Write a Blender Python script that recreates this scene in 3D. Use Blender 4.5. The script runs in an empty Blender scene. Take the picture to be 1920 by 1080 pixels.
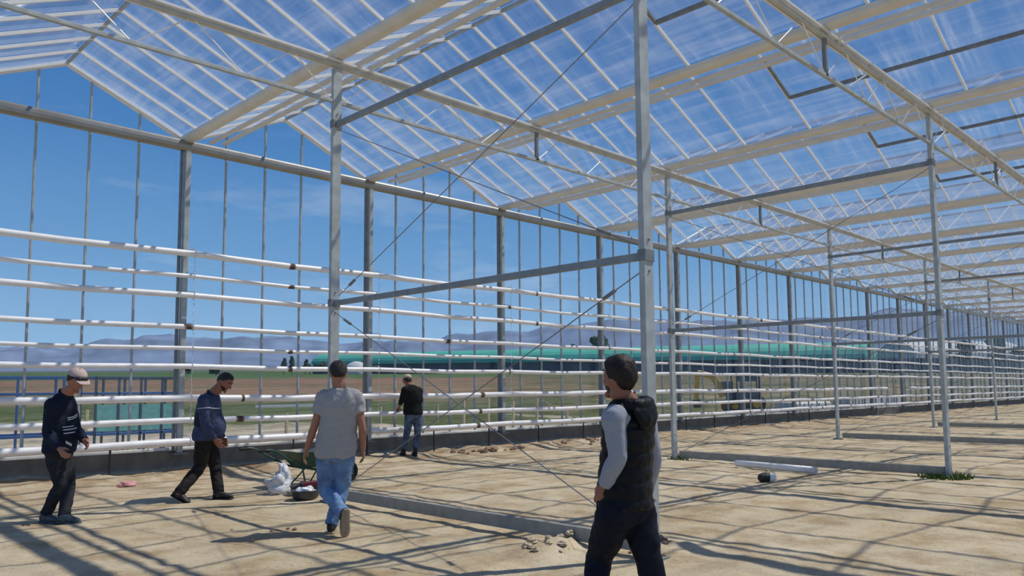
import bpy, bmesh, math, random
from mathutils import Vector as V, Matrix, noise
random.seed(7)
sc = bpy.context.scene
C = sc.collection
R_ = math.radians
# ---------------------------------------------------------------- camera
CAM = V((-5.6324, -14.1758, 1.4636))
cR = V((0.70982779, -0.70433232, -0.00777716)); cU = V((-0.05693023, -0.06837252, 0.99603421)); cF = V((0.70207083, 0.70657001, 0.08863052))
cam = bpy.data.cameras.new('camera'); cam_o = bpy.data.objects.new('camera', cam); C.objects.link(cam_o)
m = Matrix((( cR.x, cU.x, -cF.x), (cR.y, cU.y, -cF.y), (cR.z, cU.z, -cF.z))).to_4x4(); m.translation = CAM
cam_o.matrix_world = m
cam.sensor_fit = 'HORIZONTAL'; cam.sensor_width = 36; cam.lens = 1460.36 / 1920 * 36
cam.shift_y = 58.34 / 1920; cam.clip_end = 9000; cam.clip_start = .05
sc.camera = cam_o
sc.view_settings.view_transform = 'Standard'; sc.view_settings.look = 'None'
sc.view_settings.exposure = 0.0; sc.view_settings.gamma = 1
sc.cycles.transparent_max_bounces = 64
# ---------------------------------------------------------------- sky and sun
w = bpy.data.worlds.new('sky'); sc.world = w; w.use_nodes = True
nt = w.node_tree; nt.nodes.clear()
def N(nt, t, **k):
    n = nt.nodes.new(t)
    for a, b in k.items():
        if a == 'inp':
            for c, d in b.items(): n.inputs[c].default_value = d
        else: setattr(n, a, b)
    return n
def ramp(nt, fac, stops, interp='LINEAR'):
    n = nt.nodes.new('ShaderNodeValToRGB'); cr = n.color_ramp; cr.interpolation = interp
    while len(cr.elements) < len(stops): cr.elements.new(.5)
    for e, (p_, c_) in zip(cr.elements, stops):
        e.position = p_; e.color = (*c_, 1) if len(c_) == 3 else c_
    nt.links.new(fac, n.inputs[0]); return n.outputs[0]
L = nt.links.new
tc = N(nt, 'ShaderNodeTexCoord'); sx = N(nt, 'ShaderNodeSeparateXYZ'); L(tc.outputs['Generated'], sx.inputs[0])
sky = ramp(nt, sx.outputs[2], [(0, (.36, .53, .72)), (.06, (.27, .47, .72)), (.16, (.155, .35, .64)), (.30, (.072, .225, .52)), (.5, (.030, .13, .38)), (1, (.012, .065, .26))])
nz = N(nt, 'ShaderNodeTexNoise', inp={'Scale': 3.2, 'Detail': 8, 'Roughness': .62})
mp = N(nt, 'ShaderNodeMapping', inp={'Scale': (1, 1, 4.5)}); L(tc.outputs['Generated'], mp.inputs[0]); L(mp.outputs[0], nz.inputs['Vector'])
cl = ramp(nt, nz.outputs[0], [(.56, (0, 0, 0)), (.80, (.55, .55, .55))])
lowm = ramp(nt, sx.outputs[2], [(0, (1, 1, 1)), (.25, (.5, .5, .5)), (.5, (.15, .15, .15))])
mm = N(nt, 'ShaderNodeMath', operation='MULTIPLY'); L(cl, mm.inputs[0]); L(lowm, mm.inputs[1])
mx = N(nt, 'ShaderNodeMix', data_type='RGBA'); mx.inputs[7].default_value = (.75, .80, .86, 1)
L(mm.outputs[0], mx.inputs[0]); L(sky, mx.inputs[6])
bg = N(nt, 'ShaderNodeBackground', inp={'Strength': 1.0}); L(mx.outputs[2], bg.inputs[0])
wo = N(nt, 'ShaderNodeOutputWorld'); L(bg.outputs[0], wo.inputs[0])
EL = R_(57); SD = V((.889 * math.cos(EL), -.458 * math.cos(EL), math.sin(EL)))
sl = bpy.data.lights.new('sun', 'SUN'); sl.energy = 3.9; sl.angle = R_(.6); sl.color = (1, .95, .87)
so = bpy.data.objects.new('sun', sl); C.objects.link(so); so.rotation_euler = SD.to_track_quat('Z', 'Y').to_euler(); so.location = (10, -20, 30)
# ---------------------------------------------------------------- materials
def mat(name, col, rough=.6, metal=0, nscale=None, namt=.12, bump=0, bscale=None, spec=.5, coord='Object'):
    m = bpy.data.materials.new(name); m.use_nodes = True; nt = m.node_tree
    b = nt.nodes['Principled BSDF']; b.inputs['Base Color'].default_value = (*col, 1)
    b.inputs['Roughness'].default_value = rough; b.inputs['Metallic'].default_value = metal
    b.inputs['Specular IOR Level'].default_value = spec
    tc = N(nt, 'ShaderNodeTexCoord')
    if nscale:
        n = N(nt, 'ShaderNodeTexNoise', inp={'Scale': nscale, 'Detail': 5}); nt.links.new(tc.outputs[coord], n.inputs['Vector'])
        o = ramp(nt, n.outputs[0], [(.3, tuple(c * (1 - namt) for c in col)), (.7, tuple(min(1, c * (1 + namt)) for c in col))])
        nt.links.new(o, b.inputs['Base Color'])
    if bump:
        n2 = N(nt, 'ShaderNodeTexNoise', inp={'Scale': bscale or 20, 'Detail': 6}); nt.links.new(tc.outputs[coord], n2.inputs['Vector'])
        bp = N(nt, 'ShaderNodeBump', inp={'Strength': bump, 'Distance': .02}); nt.links.new(n2.outputs[0], bp.inputs['Height']); nt.links.new(bp.outputs[0], b.inputs['Normal'])
    return m
M = {}
M['galv'] = mat('galvanised_steel', (.40, .43, .43), .6, .12, 9, .16)
M['rail'] = mat('ground_rail_steel', (.30, .30, .27), .7, .05, 9, .16)  # darker, warmer grey than the posts
M['eave'] = mat('bare_rolled_steel', (.30, .29, .265), .34, .7, 3, .12)
M['brace'] = mat('dark_galvanised_steel', (.25, .28, .30), .6, .1, 9, .15)
M['galvd'] = mat('dull_steel', (.20, .22, .23), .6, .15, 9, .15)
M['alu'] = mat('mill_aluminium', (.74, .73, .70), .42, .25, 5, .07)
M['truss'] = mat('truss_steel', (.50, .49, .44), .5, .2, 5, .12)
M['gutter'] = mat('gutter_aluminium', (.70, .67, .60), .5, .15, 3, .08)
M['white'] = mat('white_bar', (.86, .86, .85), .28, 0, 6, .04)
M['pipe'] = mat('white_painted_pipe', (.83, .81, .80), .33, 0, 4, .07)
M['rust'] = mat('rusty_weld', (.10, .055, .035), .85, 0, 60, .5)
M['concrete'] = mat('grey_concrete', (.16, .15, .135), .9, 0, 4, .22, .4, 30)
M['iron'] = mat('dark_iron', (.03, .03, .032), .6, .3, 30, .2)
M['cable'] = mat('steel_cable', (.22, .23, .25), .5, .5)
M['skin'] = mat('tanned_skin', (.36, .165, .10), .55, 0, 30, .08)
M['skin_d'] = mat('sunburnt_skin', (.29, .115, .07), .55, 0, 30, .08)
M['hair'] = mat('black_hair', (.012, .010, .009), .55, 0, 90, .4, .6, 120)
M['hair_b'] = mat('dark_brown_hair', (.018, .012, .009), .6, 0, 40, .4, .35, 60, spec=.3)
M['navy'] = mat('navy_fleece', (.014, .019, .036), .85, 0, 40, .2, .3, 25, spec=.15)
M['slate'] = mat('slate_blue_jacket', (.052, .066, .13), .75, 0, 12, .2, .3, 25, spec=.15)
M['slate_d'] = mat('dark_slate_panel', (.022, .027, .05), .8, 0, 12, .2, spec=.15)
M['greytee'] = mat('heather_grey_cotton', (.37, .36, .355), .9, 0, 80, .07, .35, 12, spec=.15)
M['sleeve'] = mat('pale_blue_grey_knit', (.32, .34, .385), .9, 0, 80, .06, .3, 20, spec=.15)
M['vest'] = mat('black_quilted_nylon', (.008, .0085, .010), .5, 0, 30, .2, .35, 18, spec=.15)
M['blacktee'] = mat('black_cotton', (.013, .013, .014), .9, 0, 30, .2, .3, 18, spec=.15)
M['pant_d'] = mat('charcoal_trousers', (.026, .027, .034), .85, 0, 25, .25, .4, 14, spec=.15)
M['pant_b'] = mat('brown_black_trousers', (.022, .019, .017), .8, 0, 25, .25, .4, 14, spec=.15)
M['pant_n'] = mat('dark_navy_trousers', (.008, .011, .020), .75, 0, 25, .25, .4, 14, spec=.15)
M['white_c'] = mat('white_print', (.7, .7, .7), .8)
M['cap'] = mat('dusty_pink_cotton', (.50, .37, .34), .9, 0, 60, .08)
M['capb'] = mat('beige_cotton', (.50, .42, .30), .9, 0, 60, .08)
M['shoe_g'] = mat('grey_shoe', (.09, .11, .12), .8, 0, 40, .3)
M['shoe_k'] = mat('black_shoe', (.014, .013, .014), .6, 0, 40, .3)
M['shoe_t'] = mat('tan_sole', (.32, .25, .17), .85, 0, 40, .2)
M['glassd'] = mat('dark_lens', (.01, .01, .012), .15)
M['eye'] = mat('eye_white', (.6, .58, .55), .3)
M['lip'] = mat('lips', (.22, .08, .06), .5)
M['green'] = mat('dark_green_paint', (.018, .075, .045), .45, .1, 12, .3)
M['dusty'] = mat('cement_crust', (.50, .46, .38), .95, 0, 14, .3, .5, 30)
M['bag'] = mat('white_plastic_bag', (.72, .72, .72), .35, 0, 25, .12, .8, 28)
M['traym'] = mat('dark_rubber', (.035, .04, .047), .5, 0, 30, .3, .4, 20)
M['red'] = mat('dull_red_plastic', (.22, .02, .03), .5, 0, 20, .2)
M['blue'] = mat('blue_painted_steel', (.035, .11, .30), .5, .1, 10, .15)
M['bluegrey'] = mat('faded_blue_steel', (.05, .08, .12), .6, .1, 10, .2)
M['teal'] = mat('teal_netting', (.13, .36, .35), .8, 0, 8, .15, .3, 10)
M['wood'] = mat('pale_wood', (.52, .44, .30), .85, 0, 10, .2)
M['yellow'] = mat('yellow_paint', (.90, .42, .015), .5, 0, 6, .2)
M['dkblue'] = mat('dark_blue_paint', (.035, .055, .09), .5, 0, 6, .2)
M['tyre'] = mat('tyre_rubber', (.018, .018, .018), .85)
M['barnroof'] = mat('green_sheet_roof', (.08, .42, .30), .6, 0, .15, .1)
M['barnwall'] = mat('dark_net_wall', (.075, .085, .12), .9, 0, .2, .2)  # walls' own dark purple-grey
M['shed'] = mat('pale_panels', (.50, .51, .52), .8, 0, .4, .12)
M['leaf'] = mat('dark_foliage', (.035, .065, .035), .9, 0, 1.5, .4)
M['bark'] = mat('bark', (.09, .07, .05), .9)
M['grass'] = mat('weeds', (.12, .17, .035), .85, 0, 20, .4)
M['chain'] = mat('bright_chain', (.75, .76, .78), .3, .5)

def denim(name, c1, c2, sc_=5):
    m = mat(name, c1, .85); nt = m.node_tree; b = nt.nodes['Principled BSDF']
    tc = N(nt, 'ShaderNodeTexCoord'); n = N(nt, 'ShaderNodeTexNoise', inp={'Scale': sc_, 'Detail': 6, 'Roughness': .6}); nt.links.new(tc.outputs['Object'], n.inputs['Vector'])
    nt.links.new(ramp(nt, n.outputs[0], [(.38, c1), (.66, c2)]), b.inputs['Base Color'])
    bp = N(nt, 'ShaderNodeBump', inp={'Strength': .5, 'Distance': .02}); n2 = N(nt, 'ShaderNodeTexNoise', inp={'Scale': 13, 'Detail': 5}); nt.links.new(tc.outputs['Object'], n2.inputs['Vector'])
    nt.links.new(n2.outputs[0], bp.inputs['Height']); nt.links.new(bp.outputs[0], b.inputs['Normal'])
    return m
M['jeans'] = denim('washed_blue_denim', (.085, .16, .30), (.19, .32, .52))
M['jeansd'] = denim('dark_blue_denim', (.025, .045, .10), (.12, .17, .27), 9)

def glass(name, base, streak, fr, sscale, col=(.80, .86, .93), tint=(.95, .97, .98)):
    """thin clear sheet: mostly see-through, mirror-like at low angles, with dusty, streaky condensation film"""
    m = bpy.data.materials.new(name); m.use_nodes = True; nt = m.node_tree; nt.nodes.clear(); L = nt.links.new
    out = N(nt, 'ShaderNodeOutputMaterial'); tr = N(nt, 'ShaderNodeBsdfTransparent'); tr.inputs[0].default_value = (*tint, 1)
    gl = N(nt, 'ShaderNodeBsdfGlossy', inp={'Roughness': .06}); gl.inputs[0].default_value = (1, 1, 1, 1)
    df = N(nt, 'ShaderNodeBsdfTranslucent'); df.inputs[0].default_value = (*col, 1)
    d2 = N(nt, 'ShaderNodeBsdfDiffuse'); d2.inputs[0].default_value = (*col, 1)
    dm = N(nt, 'ShaderNodeMixShader', inp={0: .5}); L(df.outputs[0], dm.inputs[1]); L(d2.outputs[0], dm.inputs[2])
    tc = N(nt, 'ShaderNodeTexCoord'); mp = N(nt, 'ShaderNodeMapping', inp={'Scale': sscale}); L(tc.outputs['Object'], mp.inputs[0])
    n = N(nt, 'ShaderNodeTexNoise', inp={'Scale': 1, 'Detail': 7, 'Roughness': .62}); L(mp.outputs[0], n.inputs['Vector'])
    st0 = ramp(nt, n.outputs[0], [(.40, (base,) * 3), (.58, (base + streak * .25,) * 3), (.70, (base + streak,) * 3)])
    mp2 = N(nt, 'ShaderNodeMapping', inp={'Scale': (sscale[0] * 12, .3, sscale[2] * 10) if sscale[1] > 2 else (.8, 1, .8), 'Rotation': (0, 0, 0) if sscale[1] > 2 else (0, .9, 0)}); L(tc.outputs['Object'], mp2.inputs[0])
    n2 = N(nt, 'ShaderNodeTexNoise', inp={'Scale': 1, 'Detail': 6, 'Roughness': .65}); L(mp2.outputs[0], n2.inputs['Vector'])
    st1 = ramp(nt, n2.outputs[0], [(.48, (0, 0, 0)), (.66, (streak * .55,) * 3)])
    ad = N(nt, 'ShaderNodeMath', operation='ADD', use_clamp=True); L(st0, ad.inputs[0]); L(st1, ad.inputs[1]); st = ad.outputs[0]
    gm = N(nt, 'ShaderNodeNewGeometry'); io = N(nt, 'ShaderNodeMath', operation='MULTIPLY_ADD', inp={1: 1 / 1.45 - 1.45, 2: 1.45}); L(gm.outputs['Backfacing'], io.inputs[0]); fz = N(nt, 'ShaderNodeFresnel'); L(io.outputs[0], fz.inputs['IOR']); fm = N(nt, 'ShaderNodeMath', operation='MULTIPLY', inp={1: fr}); L(fz.outputs[0], fm.inputs[0])
    a = N(nt, 'ShaderNodeMixShader'); L(st, a.inputs[0]); L(tr.outputs[0], a.inputs[1]); L(dm.outputs[0], a.inputs[2])
    b = N(nt, 'ShaderNodeMixShader'); L(fm.outputs[0], b.inputs[0]); L(a.outputs[0], b.inputs[1]); L(gl.outputs[0], b.inputs[2])
    L(b.outputs[0], out.inputs[0]); return m
M['roofglass'] = glass('dusty_roof_glass', .045, .27, 1.0, (.45, 4.5, .45))
M['wallglass'] = glass('clear_wall_glass', .008, .05, .6, (.5, 1, .25))

# ---------------------------------------------------------------- mesh helpers
class MB:
    def __init__(s): s.v = []; s.f = []
    def add(s, vs, fs):
        o = len(s.v); s.v += [V(a) for a in vs]; s.f += [[i + o for i in f] for f in fs]
    def prism(s, prof, p0, p1, up=(0, 0, 1), closed=True):
        p0 = V(p0); p1 = V(p1); d = (p1 - p0).normalized(); up = V(up)
        if abs(d.dot(up)) > .99: up = V((0, 1, 0))
        x = d.cross(up).normalized(); y = x.cross(d).normalized(); n = len(prof)
        vs = [p + x * a + y * b for p in (p0, p1) for a, b in prof]
        fs = [[i, (i + 1) % n, n + (i + 1) % n, n + i] for i in range(n)]
        if closed: fs += [list(range(n))[::-1], list(range(n, 2 * n))]
        s.add(vs, fs)
    def beam(s, p0, p1, wx, hy, up=(0, 0, 1), c=None):
        a = wx / 2; b = hy / 2; c = min(a, b) * .2 if c is None else c
        s.prism([(-a + c, -b), (a - c, -b), (a, -b + c), (a, b - c), (a - c, b), (-a + c, b), (-a, b - c), (-a, -b + c)], p0, p1, up)
    def box(s, c, d):
        c = V(c); s.beam(c - V((0, 0, d[2] / 2)), c + V((0, 0, d[2] / 2)), d[0], d[1], (0, 1, 0), min(d) * .08)
    def rod(s, p0, p1, r, n=8):
        s.prism([(r * math.cos(2 * math.pi * i / n), r * math.sin(2 * math.pi * i / n)) for i in range(n)], p0, p1)
    def loft(s, secs, n=16, cap=True):
        o = len(s.v)
        for c, a, b in secs:
            for i in range(n):
                t = 2 * math.pi * i / n; s.v.append(V(c) + V(a) * math.cos(t) + V(b) * math.sin(t))
        for k in range(len(secs) - 1):
            for i in range(n):
                j = (i + 1) % n; q = o + k * n; s.f.append([q + i, q + j, q + n + j, q + n + i])
        if cap:
            for k, rev in ((0, True), (len(secs) - 1, False)):
                ci = len(s.v); s.v.append(V(secs[k][0])); q = o + k * n
                for i in range(n):
                    j = (i + 1) % n; s.f.append([ci, q + j, q + i] if rev else [ci, q + i, q + j])
    def tube(s, pts, rad, n=12, sub=4, flat=1, fdir=None, round_=True):
        pts = [V(p) for p in pts]; P = []; Rr = []
        for i in range(len(pts) - 1):
            a = pts[i - 1] if i > 0 else pts[i] * 2 - pts[i + 1]; b = pts[i]; c = pts[i + 1]; d = pts[i + 2] if i + 2 < len(pts) else c * 2 - b
            for k in range(sub):
                t = k / sub
                P.append(.5 * ((2 * b) + (c - a) * t + (2 * a - 5 * b + 4 * c - d) * t * t + (3 * b - a - 3 * c + d) * t ** 3))
                u = t * t * (3 - 2 * t); Rr.append(rad[i] * (1 - u) + rad[i + 1] * u)
        P.append(pts[-1]); Rr.append(rad[-1])
        if round_:
            d0 = (P[0] - P[1]).normalized(); d1 = (P[-1] - P[-2]).normalized(); r0 = Rr[0]; r1 = Rr[-1]
            P = [P[0] + d0 * r0 * .8, P[0] + d0 * r0 * .45] + P + [P[-1] + d1 * r1 * .45, P[-1] + d1 * r1 * .8]
            Rr = [r0 * .5, r0 * .87] + Rr + [r1 * .87, r1 * .5]
        x = None; secs = []
        for i, p in enumerate(P):
            t = (P[min(i + 1, len(P) - 1)] - P[max(i - 1, 0)]).normalized()
            if x is None:
                x = V(fdir) if fdir is not None else (V((0, 0, 1)) if abs(t.z) < .9 else V((1, 0, 0)))
            x = (x - t * x.dot(t)).normalized(); y = t.cross(x)
            secs.append((p, x * Rr[i], y * Rr[i] * flat))
        s.loft(secs, n)
    def ell(s, c, a, b, d, n=16, m_=10, fn=None):
        c = V(c); a = V(a); b = V(b); d = V(d); o = len(s.v)
        for k in range(1, m_):
            ph = math.pi * k / m_
            for i in range(n):
                t = 2 * math.pi * i / n; u = V((math.sin(ph) * math.cos(t), math.sin(ph) * math.sin(t), math.cos(ph)))
                if fn: u = fn(u)
                s.v.append(c + a * u.x + b * u.y + d * u.z)
        for k in range(m_ - 2):
            for i in range(n):
                j = (i + 1) % n; q = o + k * n; s.f.append([q + i, q + n + i, q + n + j, q + j])
        for top in (1, 0):
            u = V((0, 0, 1 if top else -1)); u = fn(u) if fn else u
            ci = len(s.v); s.v.append(c + a * u.x + b * u.y + d * u.z); q = o if top else o + (m_ - 2) * n
            for i in range(n):
                j = (i + 1) % n; s.f.append([ci, q + i, q + j] if top else [ci, q + j, q + i])
    def build(s, name, mt, parent=None, loc=None, smooth=False, mods=()):
        loc = V(loc) if loc is not None else (V(parent['_o']) if parent is not None and '_o' in parent else V((0, 0, 0)))
        me = bpy.data.meshes.new(name); me.from_pydata([v - loc for v in s.v], [], s.f); me.validate(); me.update()
        me.materials.append(mt)
        if smooth: me.polygons.foreach_set('use_smooth', [True] * len(me.polygons))
        o = bpy.data.objects.new(name, me); C.objects.link(o)
        o['_o'] = tuple(loc)
        if parent is not None: o.parent = parent
        else: o.location = loc
        for md in mods:
            if md[0] == 'REMESH':
                q = o.modifiers.new('r', 'REMESH'); q.mode = 'VOXEL'; q.voxel_size = md[1]; q.use_smooth_shade = True
            elif md[0] == 'SMOOTH':
                q = o.modifiers.new('s', 'SMOOTH'); q.iterations = md[1]; q.factor = .5
            elif md[0] == 'DISP':
                tx = bpy.data.textures.new('fold', 'CLOUDS'); tx.noise_scale = md[2]; tx.noise_depth = 2
                q = o.modifiers.new('d', 'DISPLACE'); q.texture = tx; q.strength = md[1]; q.mid_level = .5; q.texture_coords = 'LOCAL'
        return o
def tag(o, label=None, cat=None, group=None, kind=None):
    for k, v in (('label', label), ('category', cat), ('group', group), ('kind', kind)):
        if v: o[k] = v
    return o
def empty(name, loc, label=None, cat=None, group=None, kind=None):
    o = bpy.data.objects.new(name, None); C.objects.link(o); o.location = loc; o['_o'] = tuple(loc); o.empty_display_size = .2
    return tag(o, label, cat, group, kind)
ORD = ['first', 'second', 'third', 'fourth', 'fifth', 'sixth', 'seventh', 'eighth', 'ninth', 'tenth', 'eleventh', 'twelfth', 'thirteenth', 'fourteenth', 'fifteenth', 'sixteenth', 'seventeenth', 'eighteenth', 'nineteenth', 'twentieth']
# ================================================================ the setting
BAY = 4.0; PAN = .8; HB = 5.935; HG = 6.06; HR = 6.96; Y1 = -5.12; Y2 = -10.19; Y3 = -15.26
X0 = -12; X1 = 68
def fbm(x, y, s, o=4): return noise.fractal(V((x * s, y * s, 3.1)), 1.0, 2.0, o)
def ground_z(x, y):
    z = .014 * fbm(x, y, .55) + .012 * fbm(x, y, 2.1) + .010 * fbm(x, y, 6)
    t = max(0, min(1, (y + 1.5) / 1.1)); t = t * t * (3 - 2 * t)
    z += t * (.085 + .05 * fbm(x, y + 9, 1.4) + .03 * max(0, fbm(x, y, 4)))
    d = math.hypot((x + .28) / .42, (y + 9.33) / .24)
    if d < 1.3: z += .11 * math.exp(-d * d * 2) * (1 + .9 * fbm(x, y, 9))
    d = math.hypot((x - .45) / .4, (y + 10.1) / .3)
    if d < 1.3: z += .07 * math.exp(-d * d * 2) * (1 + .9 * fbm(x, y, 9))
    return z
def axis(stops):
    o = []; 
    for a, b, st in stops:
        n = max(1, round((b - a) / st)); o += [a + (b - a) * i / n for i in range(n)]
    return o + [stops[-1][1]]
xs = axis([(-16, -7, .6), (-7, 12, .075), (12, 24, .2), (24, 80, .7)]); ys = axis([(-30, -13.5, .8), (-13.5, -3, .085), (-3, -.06, .085)])
b = MB(); b.v = [V((x, y, ground_z(x, y))) for y in ys for x in xs]; nx = len(xs)
b.f = [[j * nx + i, j * nx + i + 1, (j + 1) * nx + i + 1, (j + 1) * nx + i] for j in range(len(ys) - 1) for i in range(nx - 1)]
def soil():
    m = bpy.data.materials.new('dry_sandy_soil'); m.use_nodes = True; nt = m.node_tree; L = nt.links.new; B = nt.nodes['Principled BSDF']
    B.inputs['Roughness'].default_value = .95; B.inputs['Specular IOR Level'].default_value = .15
    tc = N(nt, 'ShaderNodeTexCoord')
    def ns(s, d=6, r=.6, sc_=(1, 1, 1)):
        mp = N(nt, 'ShaderNodeMapping', inp={'Scale': sc_}); L(tc.outputs['Object'], mp.inputs[0])
        n = N(nt, 'ShaderNodeTexNoise', inp={'Scale': s, 'Detail': d, 'Roughness': r}); L(mp.outputs[0], n.inputs['Vector']); return n.outputs[0]
    big = ramp(nt, ns(.35, 5), [(.3, (.49, .40, .26)), (.5, (.56, .465, .315)), (.72, (.62, .53, .375))])
    dirt = ramp(nt, ns(1.7, 7, .65), [(.36, (.72, .64, .55)), (.56, (1, 1, 1)), (.8, (1.0, 1.0, 1.0))])
    grit = ramp(nt, ns(28, 3, .7), [(.30, (.62, .58, .54)), (.44, (1, 1, 1)), (.7, (1.0, 1.0, 1.0))])
    def mul(a, b_):
        q = N(nt, 'ShaderNodeMix', data_type='RGBA', blend_type='MULTIPLY'); q.inputs[0].default_value = 1; L(a, q.inputs[6]); L(b_, q.inputs[7]); return q.outputs[2]
    # redder, darker earth in patches, stronger towards the wall footing
    sp = N(nt, 'ShaderNodeSeparateXYZ'); L(tc.outputs['Object'], sp.inputs[0])
    mr = N(nt, 'ShaderNodeMapRange', inp={1: -3.0, 2: -.3}); L(sp.outputs[1], mr.inputs[0])
    pt = ramp(nt, ns(1.1, 6, .7), [(.42, (0, 0, 0)), (.60, (1, 1, 1))])
    mm = N(nt, 'ShaderNodeMath', operation='MULTIPLY'); L(mr.outputs[0], mm.inputs[0]); L(pt, mm.inputs[1])
    q = N(nt, 'ShaderNodeMix', data_type='RGBA'); L(mm.outputs[0], q.inputs[0]); L(mul(mul(big, dirt), grit), q.inputs[6]); q.inputs[7].default_value = (.30, .20, .12, 1)
    L(q.outputs[2], B.inputs['Base Color'])
    bp = N(nt, 'ShaderNodeBump', inp={'Strength': .6, 'Distance': .03}); L(ns(11, 8, .7), bp.inputs['Height']); L(bp.outputs[0], B.inputs['Normal'])
    return m
M['soil'] = soil()
tag(b.build('floor', M['soil'], smooth=True), 'dry sandy earth floor of the unfinished greenhouse', kind='structure')

# concrete footing under the far wall
b = MB(); b.beam((X0, .09, .16), (X1, .09, .16), .22, .5, c=.012)
for k in range(-3, 17):
    b.beam((k * 4 + 1.7, -.0215, .16), (k * 4 + 1.712, -.0215, .16), .006, .5, c=.001)
tag(b.build('wall_footing', M['concrete']), 'low grey concrete footing under the far glass wall', kind='structure')
b = MB(); b.beam((X0, .07, .435), (X1, .07, .435), .10, .05)
tag(b.build('trim_1', M['alu']), 'aluminium sill rail on the concrete footing', kind='structure')

# glass wall, one window per bay, mullions as parts
for k in range(-3, 17):
    xa = k * BAY; xb = xa + BAY; r = (xa + xb) / 2
    e = empty('window_%d' % (k + 4), (xa, .07, .45), 'clear glazed bay of the far wall with slim mullions and a gable point', kind='structure')
    g = MB(); g.add([(xa, .07, .45), (xb, .07, .45), (xb, .07, HG), (r, .07, HR - .02), (xa, .07, HG)], [[0, 1, 2, 3, 4]]); g.build('glass_pane', M['wallglass'], e)
    for i in range(5):
        x = xa + PAN * i
        if i == 0: continue
        top = HG + (HR - HG) * (1 - abs(x - r) / 2)
        q = MB(); q.beam((x, .05, .45), (x, .05, top - .02), .032, .05, (0, 1, 0)); q.build('mullion', M['galv'], e)
    for s_ in (-1, 1):
        q = MB(); q.beam((r, .03, HR), (r + s_ * 2.0, .03, HG), .07, .075); q.build('gable_bar', M['white'], e)
# left end: plain continuation is outside the frame; right end wall
# roof: every bay has a ridge, glazing bars and two glass slopes
SPB = .64; YN = -20.0; BY = [-.02 - .63 * i for i in range(12)] + [-8.24 - 1.27 * i for i in range(10)]; nb = len(BY)
def slope_bar(name, e, p0, p1, w_, h_, m_):
    q = MB(); q.beam(p0, p1, w_, h_); return q.build(name, m_, e)
vents = {0: (3.03, -8.30), 1: (7.03, -8.30), 2: (11.03, -8.30)}
proto = None
for k in range(-2, 17):
    xa = k * BAY; r = xa + 2
    e = empty('ceiling', (xa, 0, HG), 'glazed greenhouse roof bay of two glass slopes meeting at a ridge', kind='structure')
    q = MB(); q.beam((r, .05, HR), (r, YN, HR), .04, .05); q.build('ridge', M['galv'], e)
    for s_ in (-1, 1):
        g = MB(); x1_ = r + s_ * 1.935; z1 = HG + .045
        g.add([(r, .05, HR + .04), (x1_, .05, z1 + .04), (x1_, YN, z1 + .04), (r, YN, HR + .04)], [[0, 1, 2, 3]])
        g.build('roof_glass', M['roofglass'], e)
        if k <= 9:
            for i in range(nb):
                y = BY[i]
                if proto is None: pass
                slope_bar('glazing_bar', e, (r, y, HR), (x1_, y, z1), .030, .05, M['white'])
        else:
            q = MB()
            for i in range(nb):
                y = BY[i]; q.beam((r, y, HR), (x1_, y, z1), .030, .05)
            tag(q.build('glazing_bar', M['white'], e), kind='stuff')
# roof vents on the right-hand slopes
for k, (xv, yv) in enumerate([(3.03, -8.3), (7.03, -8.3), (11.03, -8.3), (15.03, -8.3)]):
    r = xv - 1.03; zv = HR - .52
    ln = [1.6, 6.4, 6.4, 6.4][k]
    e = empty('roof_vent', (r, yv, HR), 'dark-framed ' + ['short roof vent above the near post', 'long roof vent crossing behind the near roof truss', 'long roof vent right of the second near post', 'roof vent in the bay at the right edge of the picture'][k], 'roof vent', 'roof vents')
    f = MB(); f.beam((xv, yv, zv), (xv, yv - ln, zv), .05, .06); f.beam((r + .1, yv, HR - .1), (xv, yv, zv), .045, .05); f.beam((r + .1, yv - ln, HR - .1), (xv, yv - ln, zv), .045, .05)
    f.build('vent_frame', M['galvd'], e)
    a = MB(); a.rod((xv - .05, yv - 1.3, zv), (xv - .75, yv - 1.3, zv - .38), .014); a.build('push_rod', M['chain'], e)

# steel: eave beam along the top of the far wall
b = MB(); hp = .095
pr = [(-.045, -hp), (.045, -hp), (.075, -hp * .6), (.085, 0), (.075, hp * .6), (.045, hp), (-.045, hp), (-.075, hp * .6), (-.085, 0), (-.075, -hp * .6)]
b.prism(pr, (X0, -.10, HB), (X1, -.10, HB)); 
tag(b.build('eave_beam', M['eave']), 'long rounded steel beam along the top of the far glass wall', 'beam')
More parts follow.
